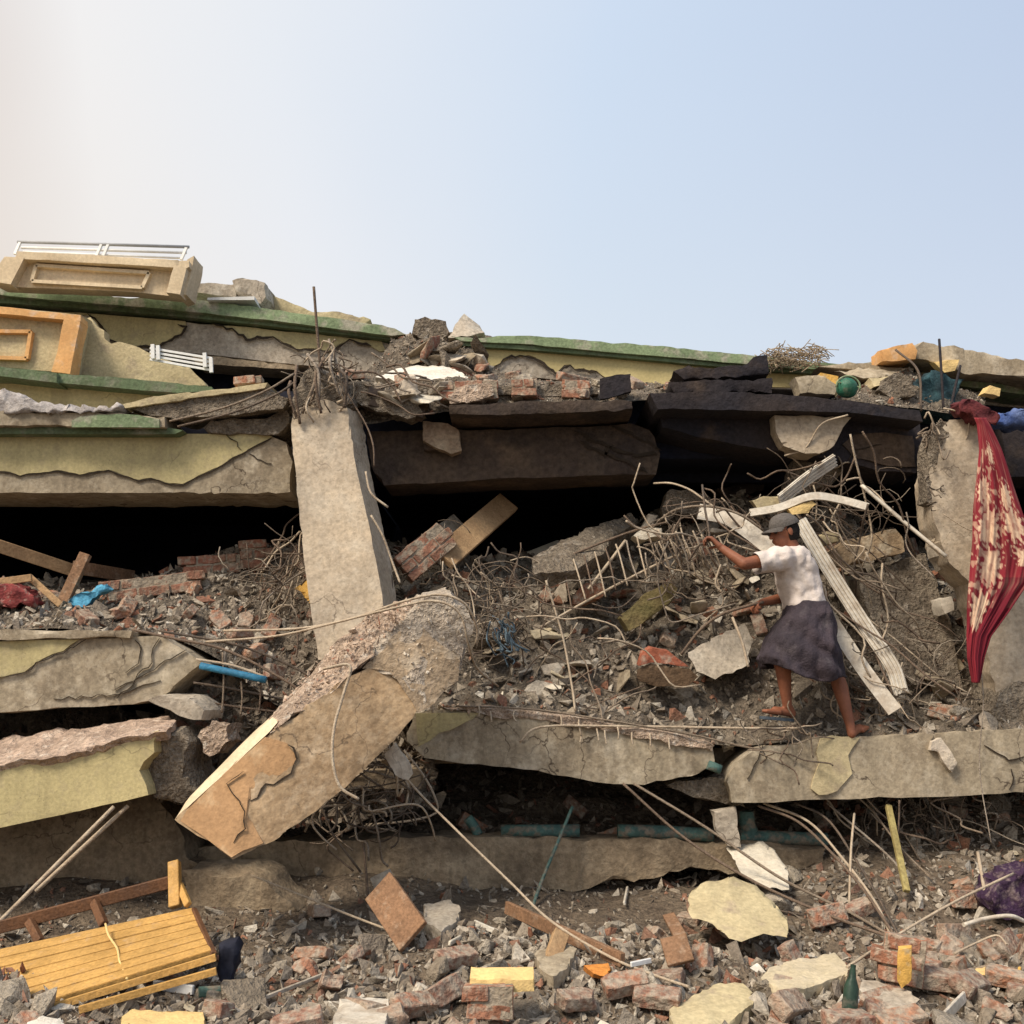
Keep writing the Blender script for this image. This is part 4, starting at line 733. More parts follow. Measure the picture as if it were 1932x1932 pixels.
def mas(p0, p1, Y0, Y1, nz, label, m=None, mo=None, up=Vector((0, .1, 1))):
    a, b_ = at(p0[0], p0[1], Y0), at(p1[0], p1[1], Y1); n = max(1, round((b_-a).length/.225))
    return thing('masonry_block', masonry(a, b_-a, up, n, nz), [m or M_brickf, mo or M_mortar], label, 'masonry block')
mas((200, 1136), (395, 1112), 7.3, 7.5, 2, 'long broken row of bricks rising to the right on the left ledge', M_brickd)
mas((345, 1086), (445, 1080), 7.8, 7.8, 2, 'short brick row behind the long one on the left ledge', M_brickd)
mas((455, 1075), (535, 1068), 7.8, 7.9, 3, 'dusty brick lump against the left ledge beside the upright column', M_brickd)
mas((880, 1930), (1010, 1928), 4.85, 4.85, 2, 'brick block capped with amber plaster at the bottom middle of the photo')
thing('plaster_block', prism([(886, 1846, .003), (1008, 1847, .003), (1010, 1872, .002), (886, 1874, .002)], 4.93, (0, .12, .02), sub=.03, amp=.004, chip=.01), M_amberl, 'amber plaster slab resting on the brick block at the bottom middle', 'fragment')
mas((1655, 1850), (1722, 1866), 5.35, 5.3, 3, 'brick block with yellow painted side near the bottom right')
thing('plaster_block', prism([(1694, 1790, .003), (1720, 1788, .003), (1720, 1850, .004), (1700, 1868, .004), (1692, 1850, .003)], 5.2, (.02, .05, 0), sub=.03, amp=.004), M_amber, 'yellow painted plaster stuck to the brick block near the bottom right', 'fragment')
mas((830, 756), (930, 752), 7.45, 7.45, 2, 'brown brick row just right of the upright column head', M_brickd)
mas((962, 750), (1040, 748), 7.48, 7.48, 2, 'red brick row in the middle of the layer above the blackened beam', M_brickd)
mas((1060, 750), (1125, 752), 7.5, 7.5, 2, 'red brick row left of the charred board', M_brickf)
mas((690, 765), (800, 790), 7.4, 7.45, 2, 'dark sloping brick row right of the upright column head', M_sootb, M_sootb)
mas((800, 850), (866, 850), 7.68, 7.68, 1, 'single scorched bricks stuck to the blackened beam', M_sootb, M_sootb)
thing('plaster_block', prism([(797, 793, .004), (846, 796, .004), (868, 812, .006), (870, 850, .008), (850, 858, .008), (822, 845, .006), (797, 832, .004)], 7.62, (0, .1, 0), sub=.04, amp=.01, chip=.02), mat('scorched plaster', (.42, .33, .23), (.16, .09, .055), 4, .5, 40), 'scorched pale block clinging to the blackened beam', 'fragment')
mas((440, 727), (508, 722), 7.5, 7.5, 1, 'red brick course lying on the pale tilted slab left of the column')

def HS(label, pts, m, surf=None, lift=.13, th=.09, name='concrete_fragment', cat='fragment', jag=.008, amp=.01, off=None, chip=.02, sub=.04, dY=0):
    surf = surf or gY
    mid = sum(p[1] for p in pts)/len(pts)
    ym = surf(sum(p[0] for p in pts)/len(pts), mid)-lift+dY; yn = surf(sum(p[0] for p in pts)/len(pts), max(p[1] for p in pts))-lift+dY
    mx_ = max(p[1] for p in pts); mn = min(p[1] for p in pts)
    k = min(.6, max(.05, (ym-yn)*2))
    P = [(p[0], p[1], jag, yn+k*(mx_-p[1])/max(20, mx_-mn)) for p in pts]
    return thing(name, prism(P, 5, off or (0, .04, -th), sub=sub, amp=amp, chip=chip, step=.035), m, label, cat)
HS('large pale yellow plaster plate leaning on the right-hand rubble slope', [(1300, 1683), (1322, 1668), (1380, 1656), (1425, 1672), (1462, 1712), (1485, 1735), (1484, 1770), (1440, 1762), (1400, 1778), (1372, 1772), (1345, 1745), (1304, 1735), (1297, 1710)], M_yelw, lift=.3, off=(.03, .09, -.01), dY=-.1)
HS('pale rough concrete plate just above the large yellow plate', [(1370, 1600), (1400, 1596), (1440, 1590), (1465, 1610), (1487, 1650), (1487, 1678), (1442, 1678), (1405, 1655)], M_plas, lift=.5, off=(.02, .08, 0))
thing('concrete_fragment', prism([(1342, 1528, .006), (1388, 1522, .006), (1390, 1560, .006), (1398, 1598, .006), (1372, 1596, .006), (1350, 1570, .006)], 6.95, (0, .08, 0), sub=.04, amp=.012, chip=.02), M_gplas, 'narrow hanging concrete strip under the joint of the front beams', 'fragment')
HS('large flat tan concrete slab near the bottom right', [(1436, 1842), (1450, 1826), (1500, 1812), (1572, 1795), (1602, 1826), (1598, 1842), (1560, 1850), (1520, 1865), (1470, 1868)], M_plas, th=.1, lift=.2)
HS('big pale yellow slab at the bottom edge right of centre', [(1262, 1905), (1300, 1880), (1345, 1858), (1395, 1852), (1425, 1875), (1425, 1895), (1380, 1925), (1330, 1945), (1270, 1935)], M_yelw, th=.16, lift=.2)
HS('grey concrete slab beside the dark green bottle at the bottom right', [(1625, 1840), (1700, 1862), (1738, 1885), (1690, 1915), (1650, 1888), (1620, 1866)], M_gplas, th=.06, lift=.2)
HS('white plaster panel with a crack at the bottom edge left of centre', [(640, 1885), (680, 1882), (733, 1878), (728, 1945), (624, 1945)], M_white, th=.04, lift=.25, jag=.004)
HS('yellow plaster slab at the bottom edge under the bench', [(228, 1918), (250, 1905), (300, 1904), (385, 1910), (388, 1940), (300, 1945), (225, 1935)], M_amberl, th=.05, lift=.25)
HS('cream plaster lump in the bottom left corner', [(50, 1925), (80, 1912), (115, 1915), (125, 1945), (45, 1950)], M_plas, th=.06, lift=.25)
HS('small orange plaster piece in the bottom middle', [(1101, 1823), (1150, 1814), (1158, 1830), (1140, 1843), (1118, 1838)], M_orange, th=.03, lift=.15, jag=.004)
HS('light amber piece at the bottom right beside the white strip', [(1830, 1832), (1860, 1820), (1872, 1828), (1840, 1852)], M_amberl, th=.03, lift=.15)
HS('grey block on the rubble right of the brown board', [(800, 1705), (845, 1695), (868, 1712), (862, 1740), (830, 1758), (800, 1740)], M_gplas, th=.15, lift=.2)
HS('square sandy block under the long plank', [(1010, 1790), (1060, 1775), (1085, 1790), (1075, 1820), (1045, 1840), (1015, 1825)], M_conc, th=.12, lift=.2)
HS('dusty tan slab at the right with crumbled edges', [(1705, 1770), (1740, 1762), (1772, 1778), (1765, 1800), (1720, 1795)], M_broken, th=.07, lift=.15)
HS('small pale stone right of the tan slab', [(1765, 1790), (1790, 1785), (1812, 1795), (1805, 1815), (1775, 1815)], M_chunk, th=.07, lift=.15)
def board(label, a, b_, wpx, th, m, Ya, Yb, name='wooden_board', cat='board', side=None, ridges=0):
    A_, B_ = at(a[0], a[1], Ya), at(b_[0], b_[1], Yb); d = (B_-A_).normalized()
    s = side or Vector((0, -1, 0)).cross(d).normalized()
    bm = bmesh.new(); w_ = wpx/F*(Ya+Yb)/2
    strip(bm, [A_, B_], w_, th, s)
    for i in range(ridges):
        o_ = s*w_*((i+.5)/ridges-.5); n_ = d.cross(s).normalized(); n_ = n_ if n_.y < 0 else -n_
        strip(bm, [A_+o_+n_*th*.6, B_+o_+n_*th*.6], w_/ridges*.5, th*.8, s)
    bmesh.ops.bevel(bm, geom=bm.edges[:], offset=min(.003, th*.2), segments=1, affect='EDGES')
    cut(bm, .15); finish(bm); return thing(name, bm, m, label, cat)
board('wide brown board standing in the rubble below the fallen column', (714, 1672), (780, 1768), 66, .03, M_woodd, gY(714, 1770)-.1, gY(780, 1768)-.3)
board('small pale board end above the wide brown board', (703, 1668), (740, 1650), 22, .03, M_gplas, 6.6, 6.6)
board('long brown plank lying in the middle foreground', (956, 1712), (1175, 1812), 23, .03, M_woodd, gY(956, 1712)-.25, gY(1175, 1812)-.1)
board('short leaning wooden post under the long plank', (1058, 1762), (1040, 1815), 28, .05, M_wood, gY(1058, 1790)-.15, gY(1045, 1815)-.1)
board('leaning brick coloured plank at the right of the long plank', (1262, 1728), (1285, 1770), 22, .03, M_woodd, gY(1262, 1770)-.1, gY(1285, 1790)-.1)
board('dark square brown tile behind the middle foreground bricks', (1270, 1768), (1285, 1818), 48, .03, M_woodd, gY(1270, 1818)-.05, gY(1285, 1818)-.15)
board('bright timber plank rising out of the rubble into the dark hollow', (835, 1055), (958, 948), 48, .05, M_wood, 7.5, 8.3)
board('pale board behind the bright timber plank', (790, 1040), (868, 985), 40, .03, M_gplas, 7.9, 8.3)
mas((782, 1098), (850, 1040), 7.4, 7.5, 3, 'brick lump at the lower end of the bright timber plank', M_brickd)
board('long timber plank reaching in from the left edge of the hollow', (-100, 998), (135, 1075), 24, .05, M_wood, 7.3, 7.8)
board('dusky timber beam continuing the plank inside the left hollow', (140, 1070), (250, 1088), 24, .05, M_woodd, 7.7, 8.2)
board('short upright timber post on the left ledge', (162, 1045), (118, 1140), 21, .05, M_woodd, 7.3, 7.25)
board('curved pale board at the far left of the ledge', (0, 1098), (60, 1090), 14, .02, M_wood, 7.2, 7.2)
board('thin leaning board behind the blue rag', (55, 1088), (115, 1142), 12, .02, M_wood, 7.25, 7.2)
# big slabs and lumps on the slope
def SS(label, pts, m, Y, off=(0, .2, 0), jag=.01, amp=.012, **k):
    return thing(k.get('name', 'concrete_fragment'), prism([(p[0], p[1], jag)+tuple(p[2:]) for p in pts], Y, off, sub=.05, amp=amp, chip=.02, step=.04), m, label, k.get('cat', 'fragment'))
SS('large flat tilted slab under the dark hollow in the middle', [(1000, 1055, 7.5), (1060, 1018, 7.7), (1140, 985, 8.0), (1190, 968, 8.2), (1205, 985, 8.2), (1150, 1018, 7.8), (1140, 1045, 7.6), (1080, 1078, 7.4), (1010, 1084, 7.35)], M_brokend, 7.5, (.02, .12, -.08))
SS('mossy brown log-like lump on the slope left of the man', [(1170, 1165), (1215, 1120), (1265, 1095), (1280, 1110), (1262, 1140), (1220, 1170), (1185, 1190)], mat('mossy lump', (.22, .17, .08), (.14, .12, .05), 6, .8, 30), 7.45)
SS('broken concrete plate in front of the man\'s legs', [(1298, 1230, 7.25), (1345, 1200, 7.3), (1405, 1178, 7.4), (1420, 1205, 7.35), (1412, 1255, 7.25), (1350, 1282, 7.2), (1312, 1270, 7.2)], M_gplas, 7.3, (.03, .15, 0))
b = SS('red tile covered dark block on the slope left of the man', [(1203, 1262), (1228, 1252), (1300, 1262), (1318, 1278), (1300, 1294), (1240, 1297), (1205, 1285)], mat('dark brown block', (.15, .095, .055), (.10, .065, .04), 6, .6, 40, c3=(.24, .17, .11)), 7.1, (.02, .2, .0), name='brick_block', cat='brick')
put('red_top', prism([(1205, 1258, .004), (1212, 1232, .006), (1228, 1222, .006), (1262, 1228, .006), (1300, 1258, .006), (1235, 1250, .004)], 7.09, (.0, .12, .02), sub=.04, amp=.004), M_orange if False else mat('red clay tile', (.36, .115, .065), (.27, .09, .055), 8, .5, 40, c3=(.36, .25, .19), p3=(.54, .68)), b)
SS('upright red brick slab behind the rebar mat', [(1088, 1115), (1105, 1100), (1135, 1100), (1140, 1125), (1105, 1140), (1080, 1140)], M_brickf, 7.6)
SS('beam chunk jutting out behind the white strips', [(1555, 1045), (1600, 1018), (1690, 998), (1702, 1010), (1706, 1040), (1640, 1058), (1585, 1068), (1560, 1062)], M_broken if False else mat('tan concrete', (.40, .29, .18), (.30, .22, .14), 6, .7, 30, c3=(.48, .40, .29)), 7.5)
SS('rough grey wall fragment behind the white strips at right', [(1620, 1090, 7.5), (1690, 1060, 7.6), (1745, 1045, 7.6), (1775, 1120, 7.5), (1800, 1200, 7.4), (1815, 1300, 7.3), (1720, 1290, 7.3), (1670, 1220, 7.35), (1640, 1160, 7.4)], M_brokend, 7.5)
SS('small pale block next to the long white tube', [(1772, 1015), (1790, 1010), (1800, 1050), (1788, 1075), (1772, 1050)], M_gplas, 7.2)
SS('tiny white block near the foot of the red cloth', [(1776, 1128), (1795, 1123), (1800, 1150), (1782, 1158)], M_white, 7.2)
SS('dark flat slab inside the right hollow', [(1350, 925, 8.6), (1420, 905, 8.8), (1450, 905, 8.8), (1440, 925, 8.6), (1370, 940, 8.5)], M_sootb, 8.6)
SS('grey lump topping the slope under the black beam', [(1245, 960), (1262, 925), (1300, 922), (1340, 935), (1360, 960), (1330, 975), (1280, 965), (1258, 985)], M_brokend, 8.1)
SS('upright stub of concrete on the slope in the middle', [(1205, 1000), (1222, 968), (1242, 972), (1235, 1000), (1215, 1015)], M_gplas, 7.9)
SS('thin white slab on top of the rebar mat', [(1194, 1012), (1210, 1000), (1250, 996), (1252, 1010), (1215, 1020)], M_plas, 7.6)
SS('rubble packed column stub below the pale column head', [(1500, 862), (1540, 858), (1588, 862), (1592, 890), (1570, 915), (1520, 930), (1480, 940), (1490, 900)], M_brokend, 7.8)
for lab, pts in (('pale crumbled plaster heap above the blackened beam', [(708, 712, 7.9), (735, 698, 8.1), (790, 688, 8.2), (850, 692, 8.2), (885, 712, 7.9), (850, 720, 7.8), (770, 722, 7.8)]),):
    SS(lab, pts, M_plas, 8, (0, .2, -.08))
SS('dark charred board standing above the blackened beam', [(1131, 715), (1191, 702), (1191, 738), (1150, 750), (1134, 752)], M_soot, 7.42, (0, .06, 0), jag=.004, name='charred_board', cat='board')
SS('long brown concrete piece on the layer above the blackened beam', [(778, 714), (860, 714), (866, 735), (850, 750), (782, 745)], M_brokend, 7.6)
SS('rounded brown concrete lump on the layer above the blackened beam', [(846, 745), (880, 722), (925, 722), (932, 745), (905, 756), (850, 762)], M_broken, 7.42)
SS('slanting roof lump at the top of the crest', [(845, 636, 8.5), (858, 612, 8.6), (878, 593, 8.7), (905, 612, 8.7), (915, 628, 8.6), (890, 634, 8.5)], M_gplas, 8.5, jag=.006)
SS('blocky grey lump at the left of the roof crest', [(776, 628), (780, 600), (800, 597), (815, 604), (842, 606), (848, 625), (835, 640), (800, 640)], M_brokend, 8.6)
def CH(label, poly, Y, m=M_soot):
    SS(label, poly, m, Y, (0, .25, 0), jag=.012, name='charred_beam', cat='beam')
CH('top pile of charred boards above the black slab', [(1270, 700), (1300, 688), (1345, 694), (1400, 690), (1420, 675), (1448, 670), (1453, 705), (1380, 712), (1290, 715)], 7.5)
CH('lower layer of charred boards above the black slab', [(1262, 718), (1330, 714), (1400, 718), (1456, 712), (1458, 742), (1380, 738), (1275, 742)], 7.4)
SS('brown slab wedged between the column head and the layer above the blackened beam', [(650, 716), (700, 722), (775, 752), (800, 778), (770, 790), (700, 770), (652, 750)], M_brokend, 7.42, (0, .25, .02))
SS('long thin grey slab in the layer above the blackened beam', [(930, 728), (1050, 724), (1128, 730), (1130, 744), (1040, 748), (932, 745)], M_brokend, 7.55)
SS('thin grey slab above the green round container', [(1575, 700, 8.0), (1640, 694, 8.0), (1700, 700, 8.0), (1698, 712, 7.9), (1620, 712, 7.9)], M_conc, 7.9)
SS('pale slab under the jutting big slab at top right', [(1640, 712, 7.8), (1720, 708, 7.9), (1725, 722, 7.8), (1650, 730, 7.7)], M_yelw, 7.8)
SS('grey lump before the small slab at top right', [(1655, 735), (1668, 712), (1700, 700), (1722, 712), (1728, 745), (1690, 755)], M_brokend, 7.65)
# straw-like clump on the roof right
bm = bmesh.new()
for k in range(230):
    c0 = at(R.uniform(1440, 1552), R.uniform(657, 692), R.uniform(8.2, 8.6)); d = Vector((R.gauss(0, 1), R.gauss(0, .6), R.gauss(0, .45)))*.07
    tube(bm, [c0-d, c0+Vector((R.gauss(0, .015), 0, R.gauss(0, .02))), c0+d+Vector((0, 0, -.02))], .004, 3, 2)
thing('straw_clump', bm, M_straw, 'dry fibrous clump on the skyline above the green round container', 'straw', kind='stuff')

fc = bpy.data.objects['fallen_column']
crumbs(fc, [[(515, 1378, 5.94), (600, 1308, 6.03), (655, 1262, 6.1), (700, 1225, 6.14), (745, 1180, 6.18), (790, 1142, 6.22)], [(515, 1350, 6.16), (560, 1290, 6.26), (600, 1245, 6.32), (645, 1205, 6.36), (700, 1152, 6.38), (770, 1128, 6.3)]], 420, .012, .06, mat('pale broken bits', (.3, .3, .3), (.52, .40, .30), 9, .8, 60, island=[(0, (.62, .47, .36)), (.3, (.50, .36, .26)), (.55, (.68, .56, .45)), (.8, (.40, .27, .19)), (.93, (.45, .17, .10))], mott=.4))
crumbs(fc, [[(700, 1250, 6.2), (770, 1300, 6.2), (840, 1300, 6.24)], [(740, 1180, 6.19), (810, 1200, 6.19), (885, 1200, 6.25)], [(770, 1140, 6.24), (840, 1125, 6.24), (880, 1160, 6.27)]], 90, .012, .04, mat('whitish broken bits', (.3, .3, .3), (.55, .47, .38), 9, .8, 60, island=[(0, (.66, .58, .47)), (.5, (.58, .49, .38)), (.8, (.72, .66, .56))], mott=.3))
bms = {o['label']: o for o in bpy.data.objects if o.get('label')}
b1 = bms['smooth yellow painted beam, lowest at left, with pinkish broken top']
b2_ = bms['grey brown beam in the middle with short rebar stubs along its top']
crumbs(b2_, [[(830, 1338, 6.89), (1060, 1360, 6.89), (1350, 1410, 6.89)], [(830, 1322, 7.1), (1060, 1342, 7.1), (1350, 1392, 7.1)]], 500, .01, .045, bpy.data.materials['pale broken bits'])
# ================================================================== REBAR
def rebar(pts, r=.008, m=None, label=None, group=None, name='steel_rebar', cat='rebar', Y=None, k=7):
    bm = bmesh.new(); tube(bm, px(pts, Y), r, 6, k); return thing(name, bm, m or M_rebar, label, cat, group)
E = [
 ([(422, 1190, 6.6), (560, 1186, 6.45), (660, 1168, 6.25), (760, 1135, 6.12), (830, 1122, 6.1), (878, 1140, 6.12), (900, 1185, 6.2), (898, 1215, 6.25)], .0075, M_rebarl, 'upper pale bar sweeping over the head of the fallen column'),
 ([(388, 1211, 6.6), (520, 1200, 6.5), (620, 1178, 6.3), (740, 1148, 6.13), (820, 1134, 6.1), (868, 1158, 6.12), (884, 1215, 6.2), (900, 1260, 6.5), (940, 1295, 6.9)], .0075, M_rebarl, 'lower pale bar bent round the head of the fallen column'),
 ([(610, 1262, 6.02), (660, 1256, 5.99), (648, 1310, 5.97), (632, 1365, 5.93), (627, 1425, 5.88), (640, 1482, 5.86), (677, 1508, 5.86)], .009, M_rebarl, 'pale hooked bar hanging down the face of the fallen column'),
 ([(733, 1412, 6.6), (775, 1478, 6.5), (865, 1570, 6.3), (960, 1662, 6.1), (1040, 1738, 5.9), (1150, 1805, 5.6), (1240, 1842, 5.4), (1300, 1862, 5.2)], .0075, M_rebarl, 'long pale cable running from the fallen column down across the rubble'),
 ([(473, 1651, 6.4), (560, 1686, 6.3), (700, 1742, 6.1), (820, 1783, 5.9)], .007, M_rebarl, 'pale bar in front of the brown board'),
 ([(-60, 1795, 5.9), (0, 1738, 6.0), (215, 1522, 6.3)], .013, M_rebarl, 'longer of the two pale poles leaning under the lowest left beam'),
 ([(68, 1682, 6.2), (150, 1605, 6.25), (242, 1520, 6.35)], .013, M_rebarl, 'shorter of the two pale poles leaning under the lowest left beam'),
 ([(592, 541, 7.25), (598, 620, 7.28), (605, 700, 7.3)], .011, M_rebar, 'vertical bar standing up from the column head against the sky'),
 ([(1175, 1478, 6.8), (1290, 1580, 6.7), (1420, 1662, 6.5), (1560, 1725, 6.2), (1690, 1772, 5.9)], .009, M_rebar, 'lower of two long bars curving from the beam joint to the right foreground'),
 ([(1195, 1478, 6.85), (1330, 1560, 6.7), (1470, 1655, 6.5), (1600, 1720, 6.3), (1680, 1765, 6.0)], .009, M_rebar, 'upper of two long bars curving from the beam joint to the right foreground'),
 ([(1430, 1520, 7.0), (1505, 1550, 6.9), (1570, 1610, 6.7), (1630, 1680, 6.4), (1690, 1768, 5.95)], .009, M_rebar, 'outermost bar of the bundle bending out under the right beam'),
 ([(1440, 1515, 7.1), (1525, 1550, 6.95), (1590, 1620, 6.7), (1650, 1700, 6.3), (1683, 1768, 6.0)], .009, M_rebarl, 'middle bar of the bundle bending out under the right beam'),
 ([(1500, 1515, 7.1), (1560, 1545, 6.95), (1610, 1615, 6.7), (1655, 1690, 6.35), (1697, 1768, 5.95)], .008, M_rebar, 'innermost bar of the bundle bending out under the right beam'),
 ([(1612, 1535, 6.95), (1606, 1600, 6.7), (1603, 1680, 6.5), (1602, 1740, 6.4)], .008, M_rebarl, 'straight upright rod hanging under the right beam'),
 ([(1580, 1745, 6.3), (1560, 1735, 6.3), (1480, 1720, 6.4), (1400, 1700, 6.5)], .006, M_rebar, 'thin wire across the pale yellow plate'),
 ([(1598, 1825, 5.4), (1680, 1772, 5.6), (1800, 1702, 5.8), (1912, 1648, 6.0)], .007, M_rebarl, 'straight wire rising to the purple cloth at right'),
 ([(1640, 1520, 7.1), (1700, 1600, 6.9), (1760, 1660, 6.7)], .007, M_rebar, 'thin bar under the right beam left of the yellow pole'),
 ([(1560, 1515, 7.1), (1660, 1600, 6.9), (1700, 1640, 6.8)], .008, M_rebar, 'steep bar crossing behind the yellow pole'),
 ([(250, 1188, 6.55), (330, 1205, 6.5), (430, 1228, 6.5), (540, 1285, 6.5), (570, 1310, 6.5)], .009, M_rebar, 'long dusty bar fanning out of the left slab edge'),
 ([(300, 1190, 6.6), (450, 1218, 6.6), (560, 1262, 6.6), (600, 1290, 6.6)], .008, M_rebar, 'second dusty bar fanning out of the left slab edge'),
 ([(370, 1244, 6.6), (440, 1256, 6.6), (500, 1277, 6.6)], .009, M_rebarl, 'short pale bar above the blue pipe'),
 ([(365, 1288, 6.6), (440, 1300, 6.65), (560, 1325, 6.7)], .008, M_rebar, 'reddish bar below the blue pipe'),
 ([(375, 1322, 6.7), (450, 1334, 6.7), (540, 1345, 6.7)], .007, M_rebar, 'low bar at the bottom of the crushed slab gap'),
 ([(980, 1400, 6.8), (1020, 1372, 6.8), (1150, 1370, 6.86), (1290, 1372, 6.86), (1410, 1374, 6.86), (1510, 1374, 6.86)], .008, M_rebarl, 'long level bar at the top of the front middle beam'),
 ([(860, 1332, 6.87), (1000, 1338, 6.86), (1140, 1358, 6.86), (1300, 1385, 6.86), (1400, 1408, 6.85), (1480, 1422, 6.85)], .007, M_rebar, 'dark bar following the top of the front middle beam'),
 ([(1020, 1184, 7.3), (1100, 1138, 7.4), (1180, 1095, 7.45), (1260, 1055, 7.5), (1345, 1018, 7.6)], .010, M_rebarl, 'thick pale bar climbing the slope behind the man\'s hands'),
 ([(1030, 1068, 7.55), (1120, 1030, 7.6), (1200, 1000, 7.65), (1260, 985, 7.7)], .009, M_rebar, 'bar edging the big tilted slab'),
 ([(1110, 1112, 7.45), (1150, 1060, 7.5), (1180, 1020, 7.6)], .012, M_rebarl, 'steep grey bar beside the red brick slab'),
 ([(1240, 985, 7.4), (1275, 962, 7.3), (1330, 955, 7.2), (1390, 968, 7.1), (1440, 1000, 7.1)], .009, M_rebar, 'bar arching over the man\'s raised hand'),
 ([(1030, 1095, 7.2), (1050, 1160, 7.2), (1065, 1215, 7.15), (1080, 1300, 7.05), (1085, 1340, 6.95)], .008, M_rebarl, 'thin pale bar dropping down the middle of the slope'),
 ([(1285, 1235, 7.0), (1320, 1190, 6.95), (1360, 1160, 6.9), (1418, 1141, 6.87), (1440, 1136, 6.9)], .010, M_rebar, 'bent bar gripped in the man\'s lower hand'),
 ([(1300, 1058, 7.0), (1318, 1030, 6.9), (1338, 1015, 6.86), (1330, 960, 6.95), (1325, 915, 7.1)], .008, M_rebar, 'bar held by the man\'s raised hand'),
 ([(1382, 1165, 7.1), (1400, 1210, 7.0), (1412, 1258, 6.95)], .010, M_rebarl, 'short flat bar standing before the man\'s knee'),
 ([(1360, 1065, 7.1), (1350, 1100, 7.1), (1362, 1118, 7.1)], .008, M_rebarl, 'small hooked bar left of the man\'s chest'),
 ([(1625, 915, 7.2), (1700, 980, 7.1), (1785, 1050, 6.95)], .014, M_white, 'long straight white tube leaning at right'),
 ([(1480, 860, 7.5), (1520, 845, 7.45), (1550, 800, 7.4), (1600, 783, 7.35)], .007, M_rebarl, 'thin bar curving over the pale column head'),
 ([(320, 795, 7.1), (420, 770, 7.1), (500, 738, 7.1), (555, 705, 7.15)], .008, M_rebar, 'upper dark bar along the tilted slab'),
 ([(335, 805, 7.1), (440, 778, 7.1), (520, 745, 7.1), (560, 718, 7.15)], .008, M_rebar, 'lower dark bar along the tilted slab'),
 ([(640, 690, 7.3), (655, 740, 7.2), (690, 800, 7.15), (704, 840, 7.1), (706, 880, 7.1)], .006, M_rebar, 'wire drooping right of the column head'),
 ([(690, 890, 7.05), (700, 930, 7.0), (732, 957, 7.0)], .008, M_rebarl, 'pale bent bar sticking out right of the upright column'),
 ([(700, 972, 7.0), (722, 1010, 7.0), (740, 1060, 7.0), (755, 1100, 6.95)], .008, M_rebarl, 'long drooping bar right of the upright column'),
 ([(620, 640, 7.3), (640, 700, 7.25), (650, 745, 7.25)], .009, M_rebar, 'bar leaning at the column head beside the vertical one'),
 ([(685, 1590, 6.9), (690, 1640, 6.8), (694, 1690, 6.7)], .009, M_rebar, 'thin vertical rod in front of the foundation band'),
 ([(1845, 1608, 6.6), (1855, 1665, 6.4), (1862, 1700, 6.3)], .011, M_rebarl, 'short pale stake at the right of the rubble slope'),
 ([(1800, 1800, 5.6), (1840, 1780, 5.7), (1880, 1765, 5.7), (1900, 1782, 5.6)], .006, M_rebarl, 'bent wire near the bottom right corner'),
 ([(1818, 1745, 5.7), (1860, 1733, 5.75), (1905, 1728, 5.75), (1932, 1738, 5.8)], .012, M_white, 'white tube lying under the purple cloth'),
 ([(1690, 600+60, 7.9), (1732, 700, 7.7), (1738, 775, 7.6)], .010, M_rebar, 'slanting bar before the big right slab'),
 ([(1772, 640, 7.8), (1776, 700, 7.7), (1780, 770, 7.6)], .010, M_soot, 'dark upright bar before the teal cloth'),
 ([(1812, 690, 7.6), (1800, 740, 7.5), (1792, 780, 7.4)], .010, M_soot, 'dark bar right of the teal cloth'),
 ([(1780, 970, 7.0), (1830, 1000, 6.98), (1870, 1000, 6.98)], .004, M_rebarl, 'thin wire across the right column'),
 ([(1850, 1250, 6.9), (1855, 1330, 6.85), (1848, 1450, 6.84), (1870, 1590, 6.7)], .004, M_rebar, 'thin cord hanging over the right beam'),
]
for pts, r, m, lab in E:
    o = rebar(pts, r, m, lab)
    if 'cable' in lab or 'wire' in lab or 'cord' in lab: o.name = 'cable'; o['category'] = 'cable'
    if 'tube' in lab or 'stake' in lab: o.name = 'plastic_tube'; o['category'] = 'tube'
    if 'poles' in lab: o.name = 'pole'; o['category'] = 'pole'
for i, (x0, y0, x1, y1) in enumerate(((560, 690, 566, 800), (580, 668, 600, 770), (612, 676, 606, 780), (632, 690, 650, 770), (548, 720, 560, 790), (596, 700, 570, 780), (625, 668, 640, 745))):
    rebar([(x0, y0, 7.22), ((x0+x1)/2+R.uniform(-14, 14), (y0+y1)/2-15, 7.12), (x1, y1, 7.16)], .012, M_rebar, 'thick main bar bent at the head of the upright column', 'main bars of the upright column head')
for x, y in ((815, 1322), (903, 1330), (925, 1342), (970, 1340), (1058, 1350), (1092, 1358), (1095, 1378), (1125, 1372), (1141, 1378), (1165, 1372), (1192, 1382), (1226, 1384), (1262, 1392)):
    rebar([(x, y, 6.86), (x+R.uniform(-2, 3), y+12, 6.845), (x+R.uniform(-1, 5), y+R.uniform(20, 30), 6.84)], .006, M_rebarl, 'short pale rebar stub poking over the top of the front middle beam', 'rebar stubs on the front middle beam')
for i in range(12):
    x = 1062+i*20; y = 1062-i*7
    rebar([(x, y, 7.5), (x+8, y+30+R.uniform(-8, 8), 7.42), (x+22+R.uniform(-6, 6), y+R.uniform(70, 95), 7.35)], .0065, M_rebarl if i % 2 else M_rebar, 'thin stirrup bar crossing the rebar mat on the slope', 'stirrup bars of the rebar mat')
for i in range(16):
    x = 1235+i*8; y = 1012+R.uniform(-14, 14)
    rebar([(x, y, 7.1), (x+12, y+28, 7.1), (x+26+R.uniform(-8, 8), y+R.uniform(50, 70), 7.15)], .0065, M_rebarl if i % 2 else M_rebar, 'short bar in the bent cage before the man\'s raised hand', 'bars of the bent cage')
